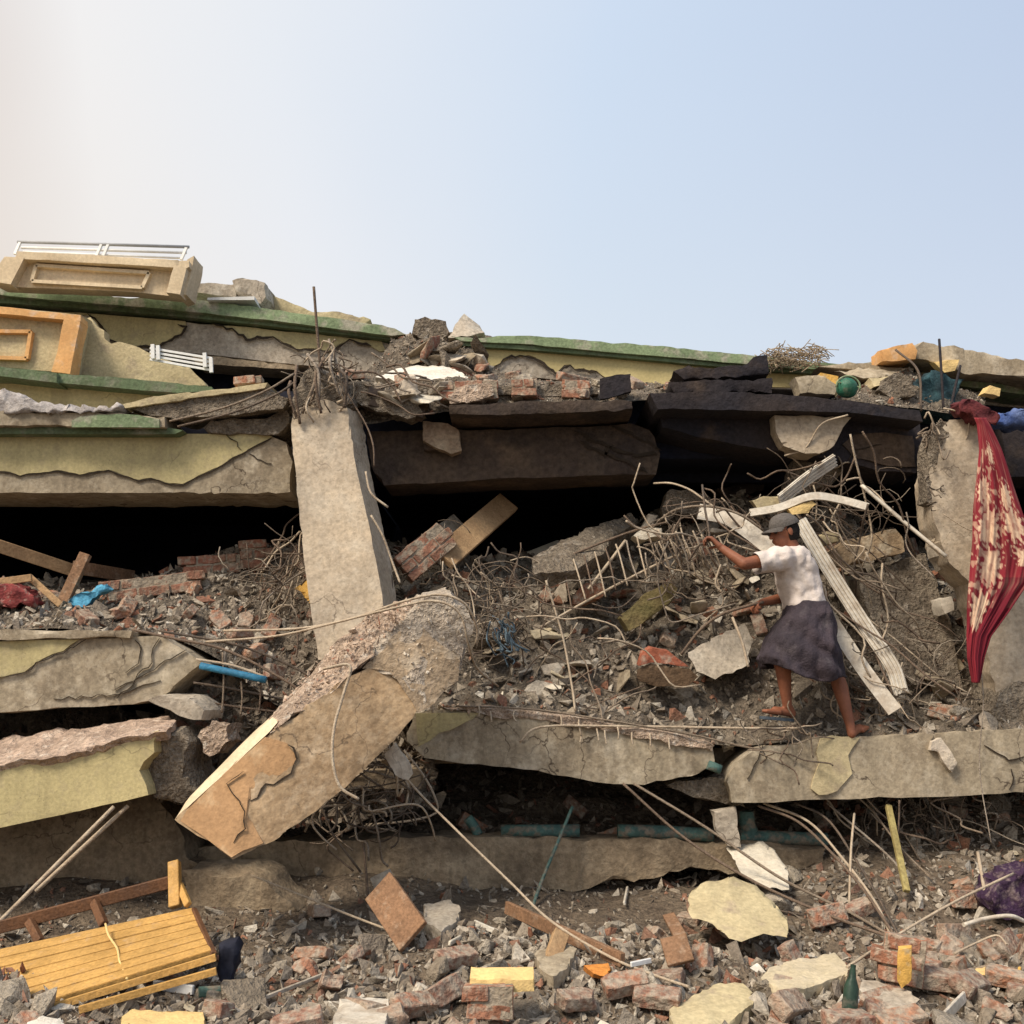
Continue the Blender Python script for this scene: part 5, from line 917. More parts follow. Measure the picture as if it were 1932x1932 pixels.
for x, y0, y1, Y in ((420, 1230, 1345, 6.6), (490, 1250, 1345, 6.62), (547, 1262, 1330, 6.65), (455, 1285, 1350, 6.6), (560, 1180, 1240, 6.7)):
    rebar([(x, y0, Y), (x+2, (y0+y1)/2, Y), (x-1, y1, Y)], .006, M_rebar, 'thin vertical bar in the crushed slab gap', 'vertical bars of the slab gap')
def zone(n, box_, Yr, lng, ang, bend, r, group, lab, ms=(M_rebar, M_rebar, M_rebarl)):
    for i in range(n):
        x, y = R.uniform(box_[0], box_[2]), R.uniform(box_[1], box_[3]); Y = R.uniform(*Yr); a = math.radians(R.gauss(*ang)); l = R.uniform(*lng)
        c = at(x, y, Y); d = Vector((math.cos(a), R.gauss(0, .25), -math.sin(a))); nb = Vector((-d.z, R.gauss(0, .4), d.x))*R.gauss(0, bend)
        bm = bmesh.new(); kk = lambda: Vector((R.gauss(0, .02), R.gauss(0, .02), R.gauss(0, .02)))*R.choice((.3, 1, 2)); tube(bm, [c-d*l/2, c-d*l*.33+nb*l*.5+kk(), c-d*l*.12+nb*l*.85+kk(), c+d*l*.1+nb*l+kk(), c+d*l*.3+nb*l*.6+kk(), c+d*l/2+kk()], R.uniform(*r), 5, 3)
        thing('steel_rebar', bm, R.choice(ms), lab, 'rebar', group)
zone(22, (1580, 930, 1760, 1230), (6.95, 7.4), (.35, 1.1), (48, 22), .10, (.005, .008), 'bars behind the white strips', 'dusty bent bar in the tangle right of the man')
zone(10, (1460, 870, 1600, 1000), (7.3, 7.7), (.3, .8), (35, 35), .14, (.005, .008), 'bars under the pale column head', 'dusty bent bar below the pale column head')
zone(22, (1240, 940, 1420, 1110), (7.0, 7.5), (.25, .7), (30, 40), .18, (.005, .008), 'bars around the raised hand', 'dusty bent bar around the man\'s raised hand')
zone(16, (870, 1080, 1010, 1210), (7.1, 7.5), (.25, .6), (60, 45), .22, (.004, .007), 'bars right of the fallen head', 'curled bar right of the fallen column\'s head')
zone(16, (1040, 1090, 1300, 1330), (7.0, 7.3), (.25, .8), (-30, 45), .08, (.004, .007), 'bars on the middle slope', 'thin bar lying on the middle of the slope')
zone(18, (1560, 1240, 1850, 1350), (6.95, 7.2), (.2, .5), (30, 50), .25, (.004, .006), 'bars by the right column foot', 'curled bar on the rubble near the foot of the red cloth')
zone(12, (1600, 1515, 1900, 1600), (6.9, 7.3), (.25, .7), (50, 20), .1, (.004, .008), 'bars under the right beam', 'thin bar hanging in the shade under the right beam')
zone(14, (610, 1440, 760, 1590), (6.5, 7.0), (.25, .6), (75, 50), .28, (.006, .010), 'bars under the fallen column', 'dark bent bar in the bundle under the fallen column')
zone(16, (500, 1020, 590, 1160), (7.1, 7.6), (.25, .7), (-50, 20), .08, (.005, .008), 'bars left of the upright column', 'bar leaning against the left side of the upright column')
zone(14, (560, 670, 660, 760), (7.15, 7.35), (.15, .4), (70, 50), .25, (.006, .010), 'bars of the column head', 'bent bar at the broken head of the upright column')
zone(7, (1745, 770, 1800, 880), (6.95, 7.1), (.12, .3), (60, 60), .3, (.005, .008), 'bars of the right column', 'bent bar at the broken edge of the right column')
zone(8, (640, 700, 800, 780), (7.3, 7.6), (.3, .7), (20, 15), .08, (.006, .009), 'bars above the blackened beam', 'dark bar lying right of the column head', (M_rebar,))
zone(10, (1400, 1370, 1520, 1430), (6.8, 6.9), (.2, .5), (20, 35), .06, (.004, .006), 'bars at the joint of the front beams', 'thin bar over the joint of the two front beams')
def tangle(n, box_, Yr, rr, th, label):
    bm = bmesh.new()
    for i in range(n):
        c = at(R.uniform(box_[0], box_[2]), R.uniform(box_[1], box_[3]), R.uniform(*Yr)); rad = R.uniform(*rr)
        if i % 2:
            dd = Vector((R.gauss(0, 1), R.gauss(0, .4), R.gauss(0, .8))).normalized()*rad*.55; p_ = c-dd*2; pts = [p_]
            for t in range(4):
                p_ = p_+dd+Vector((R.gauss(0, .22), R.gauss(0, .15), R.gauss(0, .22)))*rad*R.choice((.2, .5, 1.2)); pts.append(p_)
            tube(bm, pts, R.uniform(*th), 4, 3 if i % 4 == 1 else 1); continue
        q = Euler((R.uniform(-.9, .9)+1.57, R.uniform(-.8, .8), R.uniform(-.6, .6))).to_matrix(); a0 = R.uniform(0, 6.28); sp_ = R.uniform(.8, 3.4)
        pts = [c+q @ Vector((math.cos(a0+sp_*t/7)*rad*(1+.1*t/7), math.sin(a0+sp_*t/7)*rad*.8, R.gauss(0, .008))) for t in range(8)]
        tube(bm, pts, R.uniform(*th), 4, 1)
    thing('wire_tangle', bm, M_wire, label, 'wire tangle', kind='stuff')
tangle(48, (880, 1080, 985, 1210), (7.05, 7.4), (.08, .3), (.003, .0055), 'curled wire mass right of the fallen column\'s head')
tangle(44, (1235, 950, 1380, 1120), (7.05, 7.5), (.06, .22), (.003, .005), 'wire mass around the bent cage left of the man')
tangle(48, (1600, 1180, 1840, 1330), (6.98, 7.3), (.05, .2), (.0025, .005), 'wire mass between the white strips and the red cloth')
tangle(26, (1480, 870, 1700, 1010), (7.2, 7.6), (.1, .35), (.003, .006), 'wire mass below the pale column head')
tangle(45, (610, 1450, 740, 1580), (6.6, 6.95), (.1, .25), (.004, .008), 'cable mass under the fallen column')
tangle(40, (555, 675, 655, 780), (7.1, 7.35), (.04, .12), (.003, .006), 'wire mass on the upright column head')
tangle(16, (1745, 790, 1785, 960), (6.98, 7.1), (.02, .06), (.003, .006), 'wire mass on the right column edge')
tangle(45, (480, 1040, 590, 1180), (7.1, 7.5), (.1, .3), (.003, .005), 'wire mass left of the upright column')
tangle(35, (1640, 1515, 1900, 1580), (7.0, 7.5), (.08, .25), (.003, .005), 'wire mass in the shade under the right beam')
tangle(26, (720, 1010, 870, 1110), (7.3, 7.7), (.06, .2), (.003, .005), 'wire mass at the foot of the bright timber plank')

# ================================================================== white strips, pipes, cloths and small things
def bentstrip(label, pts, w_, th, m, side=Vector((0, 0, 1)), ridges=0, cat='strip', name='plastic_strip'):
    bm = bmesh.new(); P = px(pts); strip(bm, P, w_, th, side)
    for i in range(ridges):
        d = (P[-1]-P[0]).normalized(); s = (side-d*side.dot(d)).normalized(); n_ = d.cross(s); n_ = n_ if n_.y < 0 else -n_
        strip(bm, [p+s*w_*((i+.5)/ridges-.5)+n_*th*.9 for p in P], w_/ridges*.45, th, side)
    finish(bm, 40); return thing(name, bm, m, label, cat)
bentstrip('ribbed white strip running from the man\'s shoulder down to the right', [(1508, 982, 7.12), (1560, 1068, 7.08), (1630, 1178, 7.03), (1682, 1255, 6.98), (1700, 1308, 6.95)], .10, .012, M_white, Vector((1, 0, .55)), 4)
bentstrip('flat white board running down right from behind the man\'s waist', [(1530, 1115, 7.15), (1580, 1190, 7.08), (1630, 1265, 7.0), (1688, 1342, 6.92)], .10, .02, M_white, Vector((1, 0, .6)))
bentstrip('ribbed white strip leaning up to the pale column head', [(1470, 945, 7.2), (1520, 905, 7.3), (1575, 868, 7.4)], .10, .012, M_white, Vector((.5, 0, .9)), 4)
bentstrip('wide cream strip curving behind the man\'s raised arm', [(1318, 965, 7.3), (1370, 975, 7.25), (1410, 1000, 7.2), (1460, 1040, 7.15)], .115, .012, M_white, Vector((.3, .1, 1)))
bentstrip('bent white channel lying across the top of the tangle', [(1415, 968, 7.2), (1470, 958, 7.15), (1530, 937, 7.1), (1580, 942, 7.1), (1638, 957, 7.05)], .055, .02, M_white, Vector((.1, .2, 1)))
SS('yellowish foam sheet on top of the tangle above the man\'s cap', [(1490, 962), (1530, 945), (1540, 952), (1525, 970), (1495, 972)], M_amberl, 7.1, (0, .08, .02), jag=.006)
SS('crumpled cream sheet left of the yellowish foam', [(1418, 945), (1440, 935), (1470, 938), (1500, 935), (1480, 955), (1430, 960)], M_yelw, 7.25, (0, .1, .02), jag=.01)
SS('cream lump right of the man\'s neck', [(1542, 1012), (1560, 1003), (1585, 1008), (1582, 1022), (1555, 1030), (1540, 1024)], M_yelw, 7.3)
def pipe(pts, r, m, label, cat='pipe'):
    bm = bmesh.new(); tube(bm, px(pts), r, 14, 4); return thing('plastic_pipe', bm, m, label, cat)
pipe([(945, 1568, 7.22), (1093, 1567, 7.22)], .042, M_teal, 'short dusty green pipe on the foundation band in the middle')
pipe([(1165, 1568, 7.22), (1250, 1570, 7.22), (1345, 1576, 7.22)], .045, M_teal, 'blue green pipe on the foundation band left of the hanging strip')
pipe([(1395, 1578, 7.24), (1480, 1581, 7.24), (1560, 1584, 7.24)], .045, M_teal, 'dark green pipe on the foundation band at right')
pipe([(1408, 1530, 7.26), (1410, 1555, 7.26), (1420, 1580, 7.26)], .055, M_teal, 'thick upright elbow of the dark green pipe')
pipe([(882, 1543, 7.3), (895, 1560, 7.3), (902, 1575, 7.3)], .035, M_teal, 'stub of green pipe left of the short dusty one')
pipe([(1080, 1522, 7.05), (1052, 1590, 6.95), (1020, 1668, 6.85), (985, 1770, 6.6)], .011, M_teal, 'thin grey green conduit standing before the foundation band', 'conduit')
pipe([(378, 1256, 6.58), (430, 1267, 6.58), (502, 1283, 6.58)], .022, M_blue, 'bright blue pipe in the crushed slab gap')
pipe([(1336, 1443, 6.88), (1360, 1452, 6.88)], .03, M_teal, 'teal pipe end between the two front beams')
pipe([(375, 1872, gY(375, 1872)-.1), (470, 1866, gY(470, 1866)-.1)], .025, M_teal, 'dull teal pipe piece on the ground right of the bench')
def clothlump(label, pts, Y, m, depth=.15, amp=.035, name='cloth'):
    bm = prism([(p[0], p[1], .012) for p in pts], Y, (0, depth, .02), sub=.03, amp=amp, chip=0, frq=14)
    for e in bm.edges: e.smooth = True
    return thing(name, bm, m, label, 'cloth')
clothlump('bright blue plastic rag at the foot of the short post', [(130, 1142), (140, 1122), (165, 1116), (190, 1106), (200, 1112), (168, 1130), (155, 1145), (120, 1152)], 7.1, M_bluel)
clothlump('crumpled red cloth at the far left of the ledge', [(-60, 1095), (0, 1098), (30, 1105), (62, 1125), (68, 1142), (20, 1146), (-60, 1150)], 7.15, M_redc)
clothlump('grey white cloth draped at the left edge below the green ledge', [(-80, 740), (0, 735), (30, 740), (62, 755), (76, 760), (120, 764), (230, 766), (228, 775), (60, 776), (0, 778), (-80, 776)], 7.2, M_greyc, .3)
clothlump('purple cloth at the right edge of the rubble', [(1868, 1700), (1885, 1672), (1910, 1655), (1960, 1640), (1960, 1735), (1900, 1738), (1875, 1722)], gY(1900, 1735)-.1, M_purp, .2)
clothlump('dark teal cloth bundled among upright bars at the top right', [(1740, 712), (1760, 700), (1785, 708), (1812, 715), (1805, 750), (1795, 785), (1745, 785), (1728, 765)], 7.75, M_tealc, .3)
clothlump('folded maroon bundle on top of the right column', [(1812, 762), (1825, 752), (1845, 756), (1862, 768), (1885, 780), (1878, 800), (1850, 795), (1818, 778)], 6.9, mat('maroon cloth', (.14, .03, .03), (.09, .02, .025), 12, .6, 60), .2)
clothlump('blue tarpaulin at the right edge beside the maroon bundle', [(1880, 790), (1905, 776), (1960, 765), (1960, 800), (1900, 800)], 7.4, M_navy, .3)
mfb = mat('faded blue insulation', (.13, .19, .23), (.09, .12, .15), 12, .5, 60)
zone(12, (940, 1160, 972, 1225), (7.0, 7.12), (.15, .3), (75, 14), .15, (.005, .008), 'blue wires', 'thin faded blue wire hanging right of the fallen column\'s head', (mfb,))
SS('yellow perforated piece behind the upright column', [(556, 1108), (580, 1092), (590, 1120), (586, 1140)], M_amber, 7.2, (0, .02, 0), jag=.003)
SS('pale slab piece wedged under the head of the fallen column', [(722, 1424), (745, 1402), (770, 1440), (778, 1460), (770, 1475), (745, 1460)], M_white, 6.45, (0, .05, 0), jag=.004)
# green round container
b = empty('round_container', at(1598, 750, 7.4), 'dark green round plastic container on the black slab', 'container')
bm = bmesh.new(); bmesh.ops.create_uvsphere(bm, u_segments=20, v_segments=12, radius=.085)
bmesh.ops.transform(bm, matrix=Matrix.Translation(at(1598, 732, 7.4)) @ Matrix.Diagonal((.95, .95, .9, 1)), verts=bm.verts)
for v in bm.verts: v.co += nv(v.co, 9)*.006
finish(bm, 60); put('bowl', bm, M_ball, b)
bm = bmesh.new(); tube(bm, [at(1598, 732, 7.4)+Vector((math.cos(a)*.088, -.03, math.sin(a)*.083)) for a in [i*.35 for i in range(-1, 10)]], .007, 6, 2); put('rim', bm, M_grnl, b)
bm = bmesh.new(); tube(bm, [at(1598, 732, 7.4)+Vector((math.cos(a)*.08, -.06+.02*math.sin(a), math.sin(a*.5)*.05-.02)) for a in [i*.35 for i in range(0, 9)]], .005, 6, 2); put('rib', bm, M_grnl, b)
# bottle with white ring, ring on it
def gp(x, y, l=.1): return at(x, y, gY(x, y)-l)
b = empty('bottle', gp(1600, 1905), 'dark green bottle standing in the rubble at the bottom right', 'bottle')
bm = bmesh.new(); c = gp(1602, 1915, .15); u = Vector((.18, .1, 1)).normalized()
prof = [(0, .034), (.03, .036), (.12, .034), (.16, .018), (.20, .012), (.215, .013)]
rings = []
q = Vector((0, 0, 1)).rotation_difference(u)
for z, r in prof: rings.append([bm.verts.new(c+q @ Vector((math.cos(a)*r, math.sin(a)*r, z))) for a in [i*math.pi/6 for i in range(12)]])
for a, d in zip(rings, rings[1:]):
    for j in range(12): bm.faces.new((a[j], a[(j+1) % 12], d[(j+1) % 12], d[j]))
bm.faces.new(rings[0][::-1]); bm.faces.new(rings[-1]); finish(bm, 50); put('body', bm, M_dgreen, b)
bm = bmesh.new(); cc = gp(1608, 1884, .22); tube(bm, [cc+Vector((math.cos(a)*.028, 0, math.sin(a)*.028)) for a in [i*math.pi/6 for i in range(13)]], .007, 8, 1); thing('plastic_ring', bm, M_whitem, 'small white ring in front of the dark green bottle', 'ring')
def gboard(label, a, b_, wpx, m, th=.015): return board(label, a, b_, wpx, th, m, gY(*a)-.12, gY(*b_)-.12)
gboard('narrow white trim strip at the bottom right', (1820, 1880), (1772, 1930), 18, M_white)
gboard('short white trim piece right of the yellow painted plaster', (1728, 1815), (1752, 1835), 16, M_white)
gboard('white tile fragment on the rubble behind the orange piece', (1143, 1775), (1180, 1780), 14, M_white)
gboard('small white toothed strip on the rubble in the middle', (1190, 1820), (1228, 1812), 9, M_whitem)
gboard('pale metal strip in the rubble under the bench end', (290, 1858), (365, 1868), 16, M_whitem, .02)
gboard('splintered pale lath on the rubble in the middle', (848, 1780), (905, 1748), 8, M_plas)
gboard('short bent pale lath beside the splintered one', (895, 1740), (940, 1760), 9, M_plas)
gboard('upright small white peg on the bank under the foundation band', (1184, 1675), (1178, 1705), 6, M_white)
board('yellow bamboo pole standing under the right beam', (1676, 1520), (1711, 1682), 11, .03, mat('bamboo', (.36, .30, .12), (.28, .22, .09), 8, .3, 50), 6.95, 6.5, 'bamboo_pole', 'pole')
gboard('amber painted splinter at the right edge bottom', (1925, 1830), (1920, 1850), 12, M_amber)
gboard('grey green lath on the ground left of centre', (480, 1890), (620, 1835), 7, M_gplas)
# hero bricks placed one by one
for x, y, rz, tp, sc_ in ((1330, 1715, .3, 1.2, 1), (1380, 1750, 1.0, .4, 1), (1560, 1730, .2, 1.3, 1), (1600, 1930, .3, .1, 1), (1490, 1900, .9, .7, 1.1), (1760, 1850, -.2, .2, 1.1), (1800, 1765, .5, 1.4, 1), (1830, 1860, .8, .5, 1.1), (1700, 1930, .2, .3, 1), (1900, 1790, .9, .9, 1.1), (1905, 1850, -.4, .2, 1), (560, 1935, .2, .2, 1), (860, 1810, .7, .3, 1), (840, 1875, .9, 1.1, 1), (300, 1845, .2, .2, 1), (780, 1900, .8, .4, 1), (1085, 1890, .4, .2, 1), (1180, 1860, .2, .4, 1), (1240, 1885, -.3, .3, 1), (1825, 1700, .4, 1.4, 1), (1660, 1895, .5, .5, 1)):
    o = bpy.data.objects.new('brick', R.choice(bricks[:4])); C.objects.link(o); o.location = gp(x, y, .12)+Vector((0, 0, .01)); o.rotation_euler = (tp, R.uniform(-.2, .2), rz); o.scale = (sc_,)*3
    settags(o, 'red brick or brick half lying loose on the ground in front', 'brick', 'bricks on the ground', None)
# ================================================================== BENCH
b = empty('slatted_bench', at(200, 1860, 5.2), 'yellow varnished slatted bench lying tilted in the bottom left corner', 'bench')
nS = 7
for i in range(nS):
    t0, t1 = i/nS, (i+.93)/nS
    Lp = lambda t: at(-260, 1846+(1996-1846)*t, 5.75-.75*t); Rp = lambda t: at(364+34*t+R.uniform(-2, 2), 1712+81*t, 5.85-.60*t)
    bm = bmesh.new(); q = [Lp(t0), Rp(t0), Rp(t1), Lp(t1)]
    n_ = (q[1]-q[0]).cross(q[3]-q[0]).normalized(); n_ = n_ if n_.z > 0 else -n_
    a = [bm.verts.new(v) for v in q]; d = [bm.verts.new(v-n_*.022) for v in q]
    bm.faces.new(a); bm.faces.new(d[::-1])
    for j in range(4): bm.faces.new((a[j], d[j], d[(j+1) % 4], a[(j+1) % 4]))
    bmesh.ops.recalc_face_normals(bm, faces=bm.faces); bmesh.ops.bevel(bm, geom=bm.edges[:], offset=.003, segments=2, affect='EDGES'); finish(bm, 40)
    put('slat', bm, M_slat, b)
for p0, p1, Y0, Y1 in (((-260, 2010), (407, 1806), 4.98, 5.2), ((150, 1905), (408, 1832), 5.05, 5.15)):
    bm = bmesh.new(); strip(bm, [at(*p0, Y0), at(*p1, Y1)], .03, .025, Vector((0, 0, 1))); finish(bm); put('slat', bm, M_slat, b)
def bbar(name, p0, p1, Y0, Y1, wpx, m, th=.04):
    bm = bmesh.new(); A_, B_ = at(*p0, Y0), at(*p1, Y1); s = Vector((0, -1, 0)).cross((B_-A_).normalized()).normalized()
    strip(bm, [A_, B_], wpx/F*(Y0+Y1)/2, th, s); bmesh.ops.bevel(bm, geom=bm.edges[:], offset=.004, segments=1, affect='EDGES'); finish(bm); put(name, bm, m, b)
bbar('back_rail', (-260, 1818), (322, 1664), 5.9, 6.05, 22, M_slatd)
bbar('post', (329, 1626), (331, 1712), 6.02, 5.9, 20, M_slat, .05)
bbar('back_post', (178, 1702), (196, 1745), 5.98, 5.85, 14, M_slatd)
bbar('back_post', (55, 1738), (76, 1778), 5.95, 5.85, 14, M_slatd)
bbar('brace', (338, 1668), (355, 1708), 5.98, 5.85, 12, M_slat, .03)
bbar('end_rail', (366, 1716), (403, 1800), 5.84, 5.25, 8, M_slatd, .03)
rebar([(199, 1743, 5.72), (205, 1765, 5.6), (221, 1790, 5.5), (226, 1815, 5.38), (240, 1848, 5.18)], .006, M_amberl, 'thin yellow cord tied round the bench slats').name = 'cord'
bpy.data.objects['cord']['category'] = 'cord'
clothlump('black plastic bag hanging under the end of the bench', [(412, 1790), (440, 1785), (450, 1800), (442, 1830), (436, 1860), (418, 1862), (410, 1830)], 5.35, M_black, .1, .02, 'plastic_bag')

# ================================================================== RED PATTERNED CLOTH
bm = bmesh.new(); col = bm.loops.layers.float_color.new('pattern')
Ls = [(790, 1838), (800, 1842), (850, 1846), (900, 1843), (950, 1838), (1000, 1834), (1050, 1831), (1100, 1829), (1150, 1825), (1200, 1822), (1240, 1824), (1285, 1834)]
Rs = [(790, 1862), (800, 1868), (850, 1890), (900, 1908), (950, 1925), (1000, 1940), (1050, 1948), (1100, 1940), (1150, 1906), (1200, 1868), (1240, 1856), (1285, 1850)]
nU, nV = 70, 190
ly, lx = zip(*Ls); ry, rx = zip(*Rs)
grid = []
for i in range(nV+1):
    y = 788+(1288-788)*i/nV; a = np.interp(y, ly, lx); c = np.interp(y, ry, rx); row = []
    s = min(1, i/nV*2)
    for j in range(nU+1):
        u = j/nU
        fold = (.05*noise.noise(Vector((u*3.2, i*.006, 2)))+.028*noise.noise(Vector((u*8+i*.004, i*.012, 4)))+.010*noise.noise(Vector((u*19+i*.01, i*.03, 9))))*s*1.3*min(1, (c-a)/75)-.03*math.sin(u*math.pi)
        row.append((bm.verts.new(at(a+(c-a)*u+math.sin(i*.09+u*6)*1.2, y, 6.80+fold)), u, i/nV))
    grid.append(row)
flowers = [(.20, .27, .06), (.30, .41, .085), (.72, .30, .055), (.78, .41, .07), (.34, .565, .08), (.86, .53, .05), (.26, .73, .085), (.5, .14, .04)]
def pat(u, v):
    wx = noise.noise(Vector((u*5, v*16, 3)))*.05+noise.noise(Vector((u*14, v*44, 7)))*.025; best = 0; x, y = u*.33+wx*.5, v*1.0+wx*.35
    for fu, fv, r in flowers:
        dx, dy = (x-fu*.33), (y-fv); d = math.hypot(dx*1.3, dy)/r; an = math.atan2(dy, dx)
        edge = .85+.16*math.cos(an*11)
        if d < edge:
            k = 1.0-.30*max(0, math.cos(an*11+1.5))*(d > .35)
            if d < .22: k = .55
            best = max(best, k)
        elif d < edge+.10: best = max(best, -.4)
        elif 1.15 < d < 1.32 and math.cos(an*16) > .1 and v < .7: best = max(best, .6)
    n1 = noise.noise(Vector((u*9, v*34, 1)))
    if best == 0 and n1 > .26 and .12 < v < .72 and u < .6: best = .55
    if u > .55 and v > .56: best = min(best, 0)
    if v > .84: best = 0
    if best < 0: return (.05, .01, .012)
    base = Vector((.20, .018, .028))*(1+.35*noise.noise(Vector((u*4, v*9, 0)))); cr = Vector((.74, .54, .37))
    if u > .5 and v > .6: base = Vector((.13, .010, .02))
    st = noise.noise(Vector((u*22, v*12, 5)))
    c_ = base.lerp(cr, max(0, min(1, best*(.78+.5*st)+(.25*max(0, st) if v < .72 else 0)))); return tuple(c_)
for i in range(nV):
    for j in range(nU):
        q = (grid[i][j], grid[i][j+1], grid[i+1][j+1], grid[i+1][j]); f = bm.faces.new([t[0] for t in q]); f.smooth = True
        for lp, t in zip(f.loops, q): lp[col] = (*pat(t[1], t[2]), 1)
mcl = bpy.data.materials.new('red floral cloth'); mcl.use_nodes = True; t_ = mcl.node_tree; bs = t_.nodes['Principled BSDF']; bs.inputs['Roughness'].default_value = .85; bs.inputs['Specular IOR Level'].default_value = .2
at_ = t_.nodes.new('ShaderNodeAttribute'); at_.attribute_name = 'pattern'; t_.links.new(at_.outputs['Color'], bs.inputs['Base Color'])
fz = t_.nodes.new('ShaderNodeTexNoise'); fz.inputs['Scale'].default_value = 300; bp_ = t_.nodes.new('ShaderNodeBump'); bp_.inputs['Strength'].default_value = .3; bp_.inputs['Distance'].default_value = .002; t_.links.new(fz.outputs[0], bp_.inputs['Height']); t_.links.new(bp_.outputs[0], bs.inputs['Normal'])
o = put('blanket', bm, mcl, None, 'red blanket with cream flowers hanging over the right column', 'blanket')
so = o.modifiers.new('thickness', 'SOLIDIFY'); so.thickness = .006; so.offset = 1

# ================================================================== PERSON
def capsule(bm, a, b_, ra, rb, seg=14):
    d = b_-a; l = d.length; n = 6
    q = Vector((0, 0, 1)).rotation_difference(d.normalized()) if l > 1e-6 else None
    prof = [(-ra*math.cos(t*math.pi/2/n), ra*math.sin(t*math.pi/2/n)) for t in range(0, n+1)]+[(l+rb*math.sin(t*math.pi/2/n), rb*math.cos(t*math.pi/2/n)) for t in range(0, n+1)]
    rings = []
    for z, r in prof:
        r = max(r, 1e-4); rings.append([bm.verts.new(a+(q @ Vector((math.cos(2*math.pi*j/seg)*r, math.sin(2*math.pi*j/seg)*r, z)))) for j in range(seg)])
    for s0, s1 in zip(rings, rings[1:]):
        for j in range(seg): bm.faces.new((s0[j], s0[(j+1) % seg], s1[(j+1) % seg], s1[j]))
    bm.faces.new(rings[0][::-1]); bm.faces.new(rings[-1])
def ell(bm, c, rx_, ry_, rz_, rot=None, seg=20):
    r = bmesh.ops.create_uvsphere(bm, u_segments=seg, v_segments=seg//2+2, radius=1)
    m = Matrix.Diagonal((rx_, ry_, rz_, 1))
    if rot is not None: m = rot.to_4x4() @ m
    bmesh.ops.transform(bm, matrix=Matrix.Translation(c) @ m, verts=r['verts'])
def remeshed(bm, vox, smooth=4, fac=.5):
    me = bpy.data.meshes.new('tmp'); bmesh.ops.recalc_face_normals(bm, faces=bm.faces); bm.to_mesh(me); bm.free(); o = bpy.data.objects.new('tmp', me); C.objects.link(o)
    m = o.modifiers.new('r', 'REMESH'); m.mode = 'VOXEL'; m.voxel_size = vox; m.adaptivity = 0
    s = o.modifiers.new('s', 'SMOOTH'); s.factor = fac; s.iterations = smooth
    dg = bpy.context.evaluated_depsgraph_get(); dg.update(); me2 = bpy.data.meshes.new_from_object(o.evaluated_get(dg))
    b2 = bmesh.new(); b2.from_mesh(me2); bpy.data.objects.remove(o); bpy.data.meshes.remove(me); bpy.data.meshes.remove(me2)
    for f in b2.faces: f.smooth = True
    return b2
M_skin = mat('brown skin', (.27, .105, .058), (.22, .085, .048), 9, .12, 70, .55, mott=.12)
M_shirt = mat('off white shirt', (.66, .58, .53), (.58, .51, .46), 7, .25, 50, mott=.1)
M_sar = mat('dark plum sarong', (.060, .046, .056), (.040, .032, .040), 5, .5, 80, c3=(.09, .075, .082), p3=(.55, .72), mott=.3)
M_capm = mat('grey cap', (.13, .115, .105), (.10, .09, .082), 8, .3, 80)
M_hair = mat('black hair', (.015, .012, .011), (.02, .016, .014), 20, .6, 80)
M_eye = mat('eye', (.02, .012, .01), (.02, .012, .01), 5, 0, 40, .3)
M_sandal = mat('blue grey rubber', (.07, .09, .11), (.05, .065, .08), 6, .2, 40, .6)
per = empty('person', at(1540, 1360, 6.93), 'person in a white T-shirt, grey cap and dark sarong reaching into the rebar tangle', 'person')
bm = bmesh.new()
hd = at(1478, 1003, 6.95)
face = Vector((-.93, -.22, -.16)).normalized(); upv = Vector((-.16, 0, 1)).normalized(); upv = (upv-face*upv.dot(face)).normalized(); lat = face.cross(upv)
hr = Matrix((face, lat, upv)).transposed()
H = lambda f, l, u: hd+face*f+lat*l+upv*u
ell(bm, H(-.012, 0, .018), .094, .074, .098, hr)          # skull
ell(bm, H(.030, 0, -.045), .058, .052, .066, hr)          # face and jaw
capsule(bm, H(.062, 0, -.088), H(.03, 0, -.085), .018, .03)   # chin
capsule(bm, H(.085, 0, -.002), H(.102, 0, -.030), .009, .014) # nose
capsule(bm, H(.086, -.022, .014), H(.086, .022, .014), .010, .010)
capsule(bm, H(.082, -.018, -.056), H(.082, .018, -.056), .010, .010)
capsule(bm, H(.078, -.016, -.068), H(.078, .016, -.068), .009, .009)
for s in (-1, 1):
    ell(bm, H(-.012, s*.076, -.012), .018, .008, .030, hr, 12)
capsule(bm, H(-.02, 0, -.05), at(1494, 1036, 6.97), .052, .058)
sL, eL, wL, hL = at(1470, 1052, 6.80), at(1404, 1064, 6.74), at(1360, 1033, 6.82), at(1343, 1017, 6.85)
sR, eR, wR, hR = at(1496, 1054, 7.13), at(1478, 1128, 7.12), at(1440, 1136, 6.96), at(1420, 1141, 6.89)
ch, wa, hp = at(1495, 1070, 6.96), at(1512, 1118, 6.96), at(1524, 1160, 6.96)
capsule(bm, ch, wa, .125, .11); capsule(bm, wa, hp, .11, .13)
capsule(bm, at(1478, 1058, 6.82), at(1500, 1056, 7.10), .06, .06)
capsule(bm, sL, eL, .052, .040); capsule(bm, eL, wL, .040, .026)
capsule(bm, sR, eR, .052, .038); capsule(bm, eR, wR, .038, .026)
